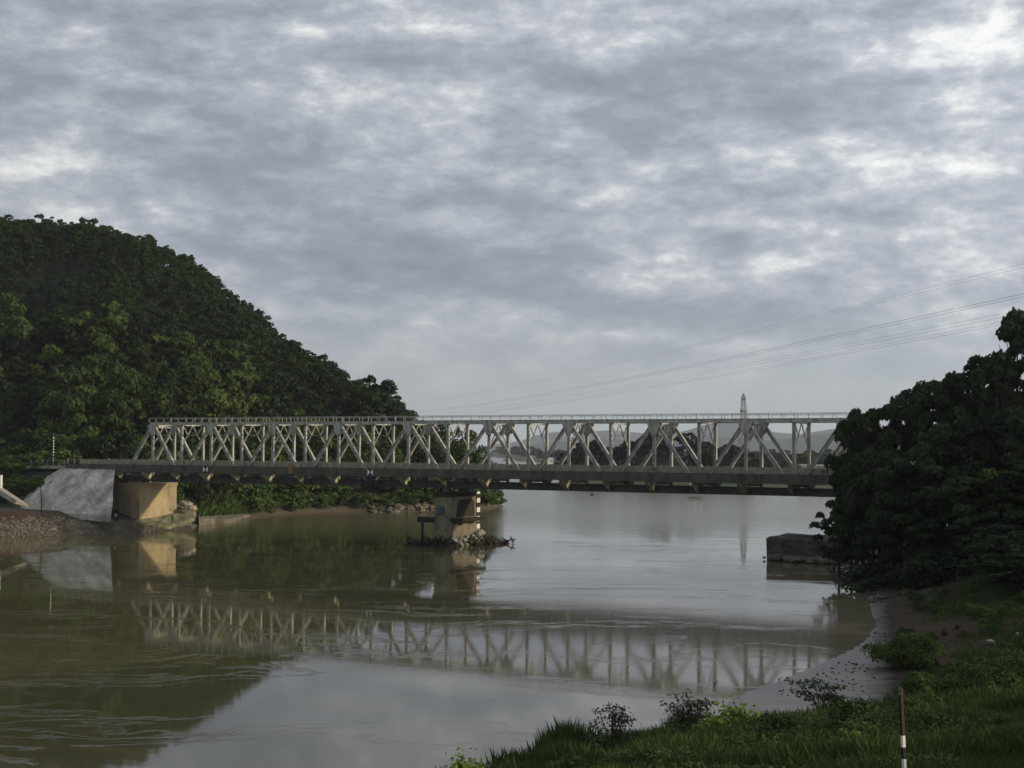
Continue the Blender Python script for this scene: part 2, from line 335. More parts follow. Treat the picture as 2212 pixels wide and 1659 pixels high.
def h_right(X, Y):
    X = np.asarray(X, float); Y = np.asarray(Y, float)
    d = poly_sd(X, Y, RIGHT) + fbm(X, Y, 6) * .5
    f1 = np.interp(d, [0, 12, 30, 60, 100, 300], [0, .8, 3.0, 9, 20, 45]); f2 = np.interp(d, [0, 8, 20, 40, 80, 300], [0, 2.0, 8, 19, 36, 60])
    k = np.clip((Y - 120) / 50, 0, 1); k = k * k * (3 - 2 * k)
    f2 = f2 * np.clip(1 - (Y - 222) / 18, .12, 1); z = f1 * (1 - k) + f2 * k + np.interp(Y, [-60, 0, 38, 100], [11, 9.5, 5.6, 0]) * np.clip((d - 3) / 16, 0, 1) + fbm(X, Y, 9) * .5 * np.clip(d / 8, 0, 1)  # unseen far slope cut low to let the low sun reach the bridge
    return np.where(d > 0, z, np.maximum(d * .3, -2.5))
def grid(name, fn, x0, x1, y0, y1, st, m, label=None):
    xs = np.arange(x0, x1 + st, st); ys = np.arange(y0, y1 + st, st); X, Y = np.meshgrid(xs, ys); Z = fn(X, Y)
    V = np.stack([X, Y, Z], -1).reshape(-1, 3); nx = len(xs); i = np.arange(len(ys) - 1)[:, None] * nx + np.arange(nx - 1)[None]
    F = np.stack([i, i + 1, i + 1 + nx, i + nx], -1).reshape(-1, 4)
    keep = (V[F][:, :, 2].max(1) > -1.5); F = F[keep]
    o = link(name, mesh_np(name, V, F, m, True)); o['kind'] = 'structure'; return o
grid('left_riverbank_and_hill', h_left, -330, 10, 255, 760, 2.0, M['g_left'])
grid('right_riverbank', h_right, -34, 200, -40, 340, 1.3, M['g_right'])
def hl(x, y): return float(h_left(np.array([x]), np.array([y]))[0])
def hr(x, y): return float(h_right(np.array([x]), np.array([y]))[0])

FAR = [(-2500, 3300), (-40, 3200), (-8, 2600), (26, 1900), (48, 1500), (62, 1000), (90, 720), (140, 640), (300, 610), (900, 580), (9000, 560), (9000, 15000), (-9000, 15000), (-9000, 3300)]
def h_far(X, Y):
    d = poly_sd(X, Y, FAR) + fbm(X, Y, 160) * 40
    return np.where(d > 0, np.minimum(d * .12, 2.4) + np.clip(fbm(X, Y, 400), 0, 1) * 2 * np.clip(d / 200, 0, 1), -2)
grid('far_shore', h_far, -3600, 4600, 550, 9000, 35, M['g_far'])

# river
m, nt, b = mat('river_water'); g = nn(nt, 'ShaderNodeNewGeometry'); pos = g.outputs['Position']
sep = nn(nt, 'ShaderNodeSeparateXYZ'); nt.links.new(pos, sep.inputs[0])
warp = nn(nt, 'ShaderNodeTexNoise'); nt.links.new(pos, warp.inputs['Vector']); warp.inputs['Scale'].default_value = .04; warp.inputs['Detail'].default_value = 5
wv = nn(nt, 'ShaderNodeVectorMath', operation='MULTIPLY_ADD'); nt.links.new(warp.outputs['Color'], wv.inputs[0]); wv.inputs[1].default_value = (26, 26, 0); nt.links.new(pos, wv.inputs[2])
pw = wv.outputs[0]
eddy = noise(nt, mapping(nt, pw, (.35, 1, 1), rot=(0, 0, .45)), .09, 7, .62, 1.2)
er = ramp(nt, [(.52, 0.), (.54, .8), (.56, .0), (.66, .0), (.69, 1.)]); nt.links.new(eddy, er.inputs[0])
# a gust patch ruffles the middle of the river this side of the bridge
w2 = nn(nt, 'ShaderNodeVectorMath', operation='MULTIPLY_ADD'); nt.links.new(warp.outputs['Color'], w2.inputs[0]); w2.inputs[1].default_value = (14, 22, 0); nt.links.new(pos, w2.inputs[2])
ps = nn(nt, 'ShaderNodeVectorMath', operation='DISTANCE'); nt.links.new(mapping(nt, w2.outputs[0], (1 / 25, 1 / 88, 0)), ps.inputs[0]); ps.inputs[1].default_value = (20 / 25, 131 / 88, 0)
gust = mth(nt, 'MULTIPLY', mth(nt, 'SUBTRACT', 1.0, ps.outputs['Value']), 45.0, clamp=True)
gfade = mth(nt, 'MULTIPLY', mth(nt, 'SUBTRACT', sep.outputs[1], 100.0), .025, clamp=True); gust = mth(nt, 'MULTIPLY', mth(nt, 'MULTIPLY', gust, gfade), mth(nt, 'MULTIPLY', mth(nt, 'ADD', sep.outputs[0], 8.0), .06, clamp=True))
near = mth(nt, 'SUBTRACT', 1.0, mth(nt, 'DIVIDE', sep.outputs[1], 3000.0), clamp=True)
rip1 = noise(nt, mapping(nt, pos, (1, 1.0, 1)), 1.1, 5, .6, .4); rip2 = noise(nt, pos, .28, 4, .55, .8); rip3 = noise(nt, pos, 4.0, 3, .6)
hgt = mth(nt, 'ADD', mth(nt, 'MULTIPLY', rip1, .0030), mth(nt, 'ADD', mth(nt, 'MULTIPLY', rip2, .0045), mth(nt, 'MULTIPLY', rip3, .0006)))
amp = mth(nt, 'ADD', .42, mth(nt, 'ADD', mth(nt, 'MULTIPLY', er.outputs[0], 1.1), mth(nt, 'MULTIPLY', gust, .30)))
farw = mth(nt, 'MULTIPLY', mth(nt, 'SUBTRACT', sep.outputs[1], 275.0), .010, clamp=True); amp = mth(nt, 'ADD', amp, mth(nt, 'MULTIPLY', farw, 9.0))
hgt = mth(nt, 'MULTIPLY', mth(nt, 'MULTIPLY', hgt, amp), near)
bp = nn(nt, 'ShaderNodeBump'); bp.inputs['Strength'].default_value = 1; bp.inputs['Distance'].default_value = 1.0
nt.links.new(hgt, bp.inputs['Height']); nt.links.new(bp.outputs[0], b.inputs['Normal'])
silt = noise(nt, pw, .02, 5, .6); sr = ramp(nt, [(.35, (.085, .076, .030)), (.65, (.120, .106, .048))]); nt.links.new(silt, sr.inputs[0])
s3 = nn(nt, 'ShaderNodeSeparateXYZ'); nt.links.new(pw, s3.inputs[0])
pale_near = mth(nt, 'MULTIPLY', mth(nt, 'SUBTRACT', mth(nt, 'ADD', s3.outputs[0], 22.0), mth(nt, 'MULTIPLY', s3.outputs[1], .12)), .030, clamp=True)  # water colour turns paler and warmer towards the near right
pale_near = mth(nt, 'MULTIPLY', pale_near, mth(nt, 'SUBTRACT', 1.0, mth(nt, 'DIVIDE', mth(nt, 'SUBTRACT', sep.outputs[1], 150.0), 90.0), clamp=True))
sil = mixc(nt, pale_near, sr.outputs[0], (.205, .18, .10))
nt.links.new(mixc(nt, mth(nt, 'MULTIPLY', gust, .9), sil, (.17, .148, .10)), b.inputs['Base Color'])  # duller reflection of the ruffled patch partly put into the base colour
nt.links.new(mth(nt, 'ADD', .03, mth(nt, 'ADD', mth(nt, 'MULTIPLY', er.outputs[0], .04), mth(nt, 'ADD', mth(nt, 'MULTIPLY', gust, .05), mth(nt, 'MULTIPLY', farw, .16)))), b.inputs['Roughness'])
b.inputs['IOR'].default_value = 1.30; b.inputs['Specular IOR Level'].default_value = .5
M['water'] = m
o = link('river', mesh_np('river', [(-9000, -300, 0), (9000, -300, 0), (9000, 15000, 0), (-9000, 15000, 0)], [(0, 1, 2, 3)], M['water'])); o['kind'] = 'structure'

# mountains
def ridge(name, D, depth, prof, amp, seed):
    rg = np.random.default_rng(seed); px = np.arange(-250, 1300, 4.); xs = (px - 512) / F_PX * D
    top = np.interp(px, [p[0] for p in prof], [p[1] for p in prof]); z = np.array([atD(p, t, D).z for p, t in zip(px, top)])
    z += fbm(xs, xs * 0 + seed * 50, D * .05) * amp; K = 14; V = []
    for k in range(K):
        s = k / (K - 1); yy = D - depth * .5 + depth * s; a = math.sin(math.pi * min(max(s, 0), 1)) ** .8
        zz = -2 + (z + 2) * a * (1 + .12 * fbm(xs, xs * 0 + yy, D * .03) * (s != .5))
        V.append(np.stack([xs, np.full_like(xs, yy), zz], -1))
    V = np.array(V).reshape(-1, 3); n = len(px); i = np.arange(K - 1)[:, None] * n + np.arange(n - 1)[None]
    F = np.stack([i, i + 1, i + 1 + n, i + n], -1).reshape(-1, 4)
    o = link(name, mesh_np(name, V, F, M['g_mtn'], True)); o['kind'] = 'structure'
ridge('near_mountains', 8400, 1800, [(-250, 455), (480, 452), (520, 447), (560, 441), (600, 438), (640, 441), (700, 436), (770, 440), (810, 435), (850, 431), (1000, 426), (1300, 422)], 9, 3)
ridge('far_mountains', 12500, 1800, [(-250, 450), (480, 447), (520, 441), (548, 432), (558, 430.5), (575, 438), (593, 431), (612, 430), (650, 434), (684, 431), (700, 426), (716, 423.5), (738, 422.5), (756, 429), (775, 432), (800, 434), (830, 430), (900, 425), (1300, 420)], 8, 9)

# ---------------------------------------------------------------- crowns
def leaves(rg, C, Nrm, s, asp=1.6):
    n = len(C); Nrm = Nrm + rg.normal(0, .55, (n, 3)); Nrm /= np.linalg.norm(Nrm, axis=1)[:, None] + 1e-9
    A = np.cross(Nrm, rg.normal(0, 1, (n, 3))); A /= np.linalg.norm(A, axis=1)[:, None] + 1e-9; Bv = np.cross(Nrm, A)
    sz = (s * rg.uniform(.55, 1.35, n))[:, None]; A = A * sz * asp * .5; Bv = Bv * sz * .5
    V = np.stack([C - A, C - Bv + A * .15, C + A, C + Bv + A * .15], 1).reshape(-1, 3)
    return V, np.arange(n * 4).reshape(-1, 4)
def crown_np(seed, Rr, Hh, nl, nleaf, s, lobe=.38, base=0.0, taper=0.0, under=.25, q0=.35, q1=.80):
    rg = np.random.default_rng(seed); Cs = []; Ns = []
    for k in range(nl):
        a = rg.uniform(0, 2 * math.pi); u = rg.uniform(-.85, .98); rr = math.sqrt(max(0, 1 - u * u)) * (1 - taper * (u + 1) / 2)
        q = rg.uniform(q0, q1); c = np.array([math.cos(a) * rr * Rr * q, math.sin(a) * rr * Rr * q, Hh / 2 * u * .78])
        lr = lobe * Rr * rg.uniform(.6, 1.25); n = int(nleaf / nl * (lr / (lobe * Rr)) ** 2) + 3
        d = rg.normal(0, 1, (n, 3)); d /= np.linalg.norm(d, axis=1)[:, None]
        d[:, 2] = np.where(d[:, 2] < -under, -d[:, 2], d[:, 2])
        p = c + d * lr * np.array([1, 1, .78]) * rg.uniform(.72, 1.12, n)[:, None]
        Cs.append(p); Ns.append(d)
    C = np.concatenate(Cs); Nn = np.concatenate(Ns); C[:, 2] += Hh / 2 + base
    return leaves(rg, C, Nn, s)
def trunk_mb(seed, h, r, hc, spread, mb=None):
    rn = random.Random(seed); m = mb or MB(); lean = (rn.uniform(-.05, .05) * h, rn.uniform(-.05, .05) * h)
    pts = [(lean[0] * (k / 4) ** 2, lean[1] * (k / 4) ** 2, h * k / 4 - (.6 if k == 0 else 0)) for k in range(5)]
    m.tube(pts, [r * 1.3, r, r * .8, r * .55, r * .25], 6)
    for k in range(5):
        a = rn.uniform(0, 6.28); z0 = h * rn.uniform(.35, .7); f = z0 / h
        p = Vector((lean[0] * f * f, lean[1] * f * f, z0)); q = p + Vector((math.cos(a) * spread, math.sin(a) * spread, h * rn.uniform(.12, .3)))
        m.tube([p, (p + q) / 2 + Vector((0, 0, -.03 * h)), q], [r * .5, r * .35, r * .12], 4)
    return m
class TreeKind:
    def __init__(s, name, leafm, H, Rr, ch, nvar, nl, nleaf, size, tr, seed, taper=0., lobe=.38, q0=.35, q1=.80):
        s.name = name; s.H = H; s.R = Rr; s.vars = []
        for v in range(nvar):
            V, F = crown_np(seed + v, Rr, ch, nl, nleaf, size, lobe, H - ch, taper, .25, q0, q1)
            s.vars.append((mesh_np(name + '_crown', V, F, leafm), trunk_mb(seed + v, H * .86, tr, H - ch, Rr * .55).mesh(name + '_trunk', M['bark']), V, F))
    def place(s, x, y, z, sc, label, group, rn, cat='tree', wide=1.):
        o = empty(s.name, (x, y, z), label, cat, group, rn.uniform(0, 6.28)); o.scale = (sc * wide, sc * wide, sc)
        c, t, _, _ = rn.choice(s.vars); link('crown', c, o); link('trunk', t, o); return o
K_hill = TreeKind('broadleaf_tree', M['hill_leaf'], 9, 3.4, 7.2, 6, 13, 820, .50, .2, 100)
K_pine = TreeKind('pine_tree', M['pine_leaf'], 9, 1.9, 7.2, 4, 12, 420, .42, .15, 200, taper=.45, lobe=.36)
K_bright = TreeKind('leafy_tree', M['bright_leaf'], 11, 4.6, 9, 4, 16, 1300, .55, .22, 300)
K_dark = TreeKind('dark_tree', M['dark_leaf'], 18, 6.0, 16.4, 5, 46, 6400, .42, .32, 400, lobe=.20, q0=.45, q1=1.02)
K_weed = TreeKind('weed_clump', M['bush_leaf'], 2.2, 1.3, 2.1, 4, 22, 1300, .12, .03, 660, lobe=.3)
K_dbush = TreeKind('dark_bush', M['dark_leaf'], 3.0, 2.2, 2.9, 3, 14, 900, .26, .05, 640)
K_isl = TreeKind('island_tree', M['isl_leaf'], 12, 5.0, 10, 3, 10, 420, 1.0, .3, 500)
K_bush = TreeKind('bush', M['bush_leaf'], 2.6, 1.5, 2.5, 4, 12, 520, .22, .05, 600)

# ---------------------------------------------------------------- the wood on the left hill
rg = np.random.default_rng(11); rn = random.Random(11)
cand = []
for _ in range(24000):
    x = rg.uniform(-215, 2); y = rg.uniform(318, 600)
    cand.append((x, y))
cand = np.array(cand); px = 512 + cand[:, 0] / cand[:, 1] * F_PX; cand = cand[(px > -25) & (px < 500)]
d = poly_sd(cand[:, 0], cand[:, 1], LEFT); rx = cand - np.array([P9.x, P9.y]); tt = rx @ np.array([U.x, U.y]); ww = rx @ np.array([N.x, N.y])
crest = np.interp(cand[:, 0], CX, CY)
ok = (d > 3.5) & ~((tt < -70) & (ww < 15)) & ~((tt > -70) & (tt < 5) & (ww < 10)) & (cand[:, 1] < crest + 14) & (cand[:, 1] > 300)
ok &= ~((cand[:, 0] < -55) & (cand[:, 1] < 385) & (tt > -78))
cand = cand[ok]; z = h_left(cand[:, 0], cand[:, 1]); keep = []
cell = {}
for i, (x, y) in enumerate(cand):
    r0 = 4.5 if z[i] < 40 else 3.3; k0 = (int(x // 6), int(y // 6)); bad = False
    for a in (-1, 0, 1):
        for c in (-1, 0, 1):
            for j in cell.get((k0[0] + a, k0[1] + c), ()):
                if (cand[j][0] - x) ** 2 + (cand[j][1] - y) ** 2 < r0 * r0: bad = True
    if not bad: cell.setdefault(k0, []).append(i); keep.append(i)
T = [(cand[i][0], cand[i][1], z[i]) for i in keep]
T.sort(key=lambda t: t[1])
near = [t for t in T if t[1] < np.interp(t[0], CX, CY) - 26]; cr = [t for t in T if t[1] >= np.interp(t[0], CX, CY) - 26]
cr_ind = [t for t in cr if abs(t[1] - np.interp(t[0], CX, CY)) < 9]; ind = near[:200]; rest = near[200:] + [t for t in cr if abs(t[1] - np.interp(t[0], CX, CY)) >= 9]
rest += cr_ind[90:]; cr_ind = cr_ind[:90]
def zone(x, y, z):
    p = 512 + x / y * F_PX
    a = 'left of the truss' if p < 150 else 'behind the left span' if p < 330 else 'left of the pier' if p < 430 else 'beyond the pier'
    b = 'at the foot' if z < 14 else 'low' if z < 32 else 'halfway up' if z < 60 else 'high up'
    return a, b
def hill_tree(x, y, z, kind=None):
    a, b = zone(x, y, z); pine = kind == 'pine'; pv = float(fbm(np.array([x]), np.array([y]), 38)[0]); big = ((1.35 if z < 40 else 1.05) * (1 + .7 * pv)) if x / y < -.125 else .95
    if pine:
        K_pine.place(x, y, z - .3, rn.uniform(.72, 1.12), f'thin dark pine on the skyline of the left hill, {b}, {a}', f'crest pines {b} {a}', rn)
    else:
        K_hill.place(x, y, z - .4, rn.uniform(.72, 1.2) * big, f'dark green leafy tree on the left hill, {b}, {a}', f'wood on the hill {b} {a}', rn)
for t in ind: hill_tree(*t)
for t in cr_ind: hill_tree(*t, kind='pine' if t[2] > 30 else None)
VV = []; FF = []; nb = 0
for (x, y, zz_) in rest:
    K = K_pine if (zz_ > 50 and rn.random() < .5) else K_hill
    _, _, V, F = rn.choice(K.vars); sel = slice(None)
    a = rn.uniform(0, 6.28); s = rn.uniform(.75, 1.15) * max(.92, 1 + .6 * float(fbm(np.array([x]), np.array([y]), 38)[0])); ca, sa = math.cos(a) * s, math.sin(a) * s
    W = np.stack([V[:, 0] * ca - V[:, 1] * sa + x, V[:, 0] * sa + V[:, 1] * ca + y, V[:, 2] * s + zz_ - .4], -1)
    VV.append(W); FF.append(F + nb); nb += len(V)
o = link('hill_forest', mesh_np('hill_forest', np.concatenate(VV), np.concatenate(FF), M['hill_leaf'])); tag(o, 'dense dark wood covering the upper slope of the left hill', 'wood', kind='stuff')
print('hill trees', len(ind), len(cr_ind), len(rest))

def special(K, px, topy, D, sc, label, group=None, wide=1., ground=hl, cat='tree'):
    p = atD(px, topy, D); H = K.H * sc; zb = p.z - H; zg = ground(p.x, p.y)
    o = K.place(p.x, p.y, zg - .4, 1, label, group, rn, cat)
    s = max((p.z - zg + .4) / K.H, .2); o.scale = (sc * wide, sc * wide, s); return o
def ds(v): return v / 2.16
# the big pale crowns above the left end and single trees that stand out on the skyline
OR = ['leftmost', 'second', 'third', 'fourth', 'fifth', 'sixth', 'seventh', 'eighth', 'ninth', 'tenth', 'eleventh', 'twelfth', 'thirteenth', 'fourteenth']
def ordl(i): return OR[i] + (' from the left' if i else '')
LC = ['largest light crown at the top of the clump above the left bridge end']
for q_, (x, y, D, s, wd) in enumerate(((150, 792, 372, 1.15, 1.25), (205, 775, 380, 1.35, 1.25), (265, 800, 372, 1.2, 1.2), (310, 815, 378, 1.0, 1.1), (185, 840, 362, 1.0, 1.3), (250, 850, 360, 1.0, 1.3), (118, 855, 366, .9, 1.2))):
    special(K_bright, ds(x), ds(y), D, s, ['light green crown forming the upper left shoulder of the rounded clump', 'topmost light green crown of the rounded clump above the left bridge end', 'light green crown right of the topmost one in the rounded clump', 'light crown on the right flank of the rounded clump above the truss end',
        'lower light crown, left of centre, in front of the rounded clump', 'lower light crown, right of centre, in front of the rounded clump', 'lowest and leftmost light crown of the rounded clump'][q_], 'light crowns of the rounded clump', wd)
special(K_bright, ds(15), ds(640), 440, 1.0, 'yellow-green crown at the left edge of the photo, halfway up the hill', None, 1.2)
special(K_bright, ds(498), ds(790), 430, .75, 'small yellow-green crown in the dark wood behind the left span', None, 1.2)
for q_, (x, y, D) in enumerate(((702, 770, 470), (675, 782, 466), (735, 800, 468))):
    special(K_hill, ds(x), ds(y), D, 1.2, ['tallest tree of the three standing out at the step in the hill skyline', 'left tree of the three at the step in the hill skyline', 'right tree of the three at the step in the hill skyline'][q_], 'trees at the step of the skyline', 1.0)
for q_, (x, y, D) in enumerate(((775, 822, 456), (800, 812, 452), (835, 822, 450), (860, 872, 446), (893, 884, 444))):
    special(K_hill, ds(x), ds(y), D, 1.15, f'dark tree on the low skyline end above the truss, {ordl(q_)}', 'trees on the low end of the skyline', 1.0)
for q_, (x, y, D) in enumerate(((905, 930, 420), (930, 925, 424), (960, 935, 428), (995, 922, 424), (1015, 935, 430), (1038, 960, 426), (1052, 985, 424))):
    special(K_bright if x > 980 else K_hill, ds(x), ds(y), D, .95, f'green tree on the point behind the pier, seen through the truss, {ordl(q_)}', 'trees on the point beyond the pier', .85)
for q_, (x, y, D) in enumerate(((985, 1040, 424), (1010, 1046, 427), (1034, 1052, 430), (1050, 1064, 428))):
    special(K_bright, ds(x), ds(y), D, .5, f'low bushy tree at the waterline behind the pier, {ordl(q_)}', 'low trees at the waterline behind the pier', 1.35)
# bushes along the far left shore, under the bridge
SH = [(-60.5, 364), (-58, 378), (-50, 392), (-40, 400), (-22, 405), (-6, 421), (-2, 445)]
for k in range(84):
    f = (k % 42) / 42 * (len(SH) - 1.001) + rn.uniform(-.05, .05); f = max(f, 0); a_, b_ = SH[int(f)], SH[int(f) + 1]; q = f - int(f); x = a_[0] + (b_[0] - a_[0]) * q; y = a_[1] + (b_[1] - a_[1]) * q
    nx, ny = -(b_[1] - a_[1]), (b_[0] - a_[0]); L = math.hypot(nx, ny); off = rn.uniform(1.0, 3.0) if k < 42 else rn.uniform(4, 8); x += nx / L * off; y += ny / L * off
    K_bush.place(x, y, max(hl(x, y), .1) - .3, rn.uniform(1.2, 1.9) if k < 42 else rn.uniform(1.9, 3.0), 'green shoreline bush under the left span on the far bank' if k < 42 else 'taller bush behind the shoreline bushes under the left span', 'shoreline bushes under the left span' if k < 42 else 'back row bushes under the left span', rn, 'bush', 1.3)
for k in range(16):
    p = -5 + k * 6.5; g = atD(p, 470, 322 + rn.uniform(8, 26) + (95 - p) * .2); zg = hl(g.x, g.y)
    K_bush.place(g.x, g.y, zg - .2, rn.uniform(1.5, 2.8), 'bush behind the embankment railing at the left end of the bridge', 'bushes behind the embankment railing', rn, 'bush', 1.2)
for k in range(34):
    p = -4 + (k % 17) * 2.6; g = atD(p, 480, (312 if k < 17 else 322) + (50 - p) * .12 + rn.uniform(-3, 3)); zg = hl(g.x, g.y)
    K_bush.place(g.x, g.y, zg - .2, rn.uniform(.8, 1.3), 'low bush on the embankment slope left of the stone revetment', 'bushes on the embankment slope', rn, 'bush', 1.3)

# ---------------------------------------------------------------- dark trees on the right bank
SKYL = ((1862, 880, 208, .95, .8), (1900, 862, 200, 1.05, .9), (1945, 850, 200, 1.0, .85), (1985, 820, 205, 1.1, .9), (2035, 806, 208, 1.1, .95), (2085, 797, 205, 1.1, .9), (2120, 760, 212, 1.15, .9), (2155, 775, 200, 1.0, .9), (2194, 678, 206, 1.2, .62), (2230, 690, 204, 1.2, .9))
MIDT = ((1850, 950, 200, .85, .75), (1885, 945, 190, .9, .85), (1930, 950, 186, .9, 1.0), (1990, 930, 184, .95, 1.0), (2050, 900, 186, 1.0, 1.0), (2110, 880, 184, 1.0, 1.0), (2170, 860, 182, 1.0, 1.0), (2225, 850, 180, 1.0, 1.0))
LOWT = ((1852, 1040, 198, .7, .75), (1905, 1075, 186, .6, .9), (1960, 1060, 182, .75, .95), (2020, 1040, 180, .8, 1.0), (2090, 1010, 178, .85, 1.0), (2130, 1100, 172, .6, 1.1), (2160, 1000, 174, .85, 1.0), (2205, 1100, 168, .6, 1.1), (2220, 980, 172, .9, 1.0))
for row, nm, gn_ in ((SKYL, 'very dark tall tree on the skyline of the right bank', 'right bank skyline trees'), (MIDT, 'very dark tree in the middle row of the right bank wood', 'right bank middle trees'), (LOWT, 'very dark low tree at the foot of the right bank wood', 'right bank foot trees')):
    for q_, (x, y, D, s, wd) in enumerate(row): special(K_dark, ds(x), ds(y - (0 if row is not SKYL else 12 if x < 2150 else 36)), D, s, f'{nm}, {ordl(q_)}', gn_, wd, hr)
rb = random.Random(44)
for k in range(11):
    px_ = 862 + k * 16.5; D = 186 - k * 2.2 + rb.uniform(-3, 3); p = atD(px_, 560, D); K_dbush.place(p.x, p.y, hr(p.x, p.y) - .3, rb.uniform(.8, 1.5), f'dark bush under the right bank trees, {ordl(k)}', 'dark bushes under the right trees', rn, 'bush', 1.2)
rr2 = random.Random(3)
for k in range(34):       # unseen trees added up the slope, outside the frame, to throw shade
    y = 50 + k * 5; x = y * .40 + 13 + rr2.uniform(0, 16); K_dark.place(x, y, hr(x, y) - .5, rr2.uniform(.85, 1.05), 'unseen dark tree further up the right slope, added for its shade', 'unseen shade trees up the right slope', rr2)
# overhanging low boughs: broad low tree at the water's edge
special(K_dark, ds(1838), ds(1066), 200, .6, 'low dark tree leaning over the water beneath the right end of the bridge', None, 1.0, hr)
for q_, (x, y, D, s, wd) in enumerate(((2150, 1165, 158, .55, 1.1), (2205, 1185, 150, .6, 1.1), (2225, 1140, 152, .7, 1.1))): special(K_dark, ds(x), ds(y), D, s, f'dark low tree at the right photo edge above the bare slope, {ordl(q_)}', 'right edge low trees', wd, hr)
special(K_dark, ds(1812), ds(1070), 204, .5, 'lowest dark tree, its boughs reaching out below the girder', None, 1.15, hr)

# ---------------------------------------------------------------- wooded islet hill beyond the bridge
ISL = [(ds(1228), 985), (1235, 960)]
isl = [(1222, 985), (1240, 962), (1262, 956), (1285, 958), (1305, 972), (1330, 966), (1352, 950), (1392, 942), (1410, 930), (1428, 922), (1448, 926), (1475, 938), (1500, 950), (1520, 960), (1545, 968), (1600, 972)]
IX = [p[0] / 2.16 for p in isl]; IZ = [atD(p[0] / 2.16, p[1] / 2.16, 800).z - 9.5 for p in isl]
def h_isl(X, Y):
    px = 512 + X / 800 * F_PX; top = np.interp(px, [IX[0] - 8] + IX + [IX[-1] + 20], [-2] + IZ + [-2]); s = np.clip(1 - ((Y - 800) / 60) ** 2, -.2, 1)
    return np.maximum(-2, np.where(s > 0, top * s, s * 5)) 
grid('wooded_islet', h_isl, 20, 140, 730, 870, 4, M['g_far'])
k = 0; tries = 0
while k < 110 and tries < 3000:
    tries += 1; x = rn.uniform(26, 128); y = rn.uniform(748, 815); zg = float(h_isl(np.array([x]), np.array([y]))[0])
    if zg < .6: continue
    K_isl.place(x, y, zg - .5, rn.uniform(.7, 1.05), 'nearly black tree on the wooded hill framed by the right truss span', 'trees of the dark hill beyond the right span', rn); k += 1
# far tree lines: a far-off wood that reads as one mass
VV = []; FF = []; nb = 0
for (n, fx, D0, D1, h0, h1) in ((150, (498, 640), 1900, 3000, 9, 16), (150, (540, 700), 1450, 2000, 8, 14), (260, (640, 905), 950, 1350, 8, 14), (120, (700, 905), 1300, 1800, 10, 17), (120, (480, 540), 2700, 3600, 12, 20)):
    for _ in range(n):
        p = rn.uniform(*fx); D = rn.uniform(D0, D1); x = (p - 512) / F_PX * D; h = rn.uniform(h0, h1)
        if poly_sd(np.array([x]), np.array([D]), FAR)[0] < 12: continue
        _, _, V, F = rn.choice(K_isl.vars); s = h / 12; a = rn.uniform(0, 6); ca, sa = math.cos(a) * s * 1.3, math.sin(a) * s * 1.3
        V = V[:1200]; F = F[:300]
        VV.append(np.stack([V[:, 0] * ca - V[:, 1] * sa + x, V[:, 0] * sa + V[:, 1] * ca + D, V[:, 2] * s + 1.5], -1)); FF.append(F + nb); nb += len(V)
o = link('far_trees', mesh_np('far_trees', np.concatenate(VV), np.concatenate(FF), M['far_leaf'])); tag(o, 'hazy belt of trees along the far shore', 'wood', kind='stuff')

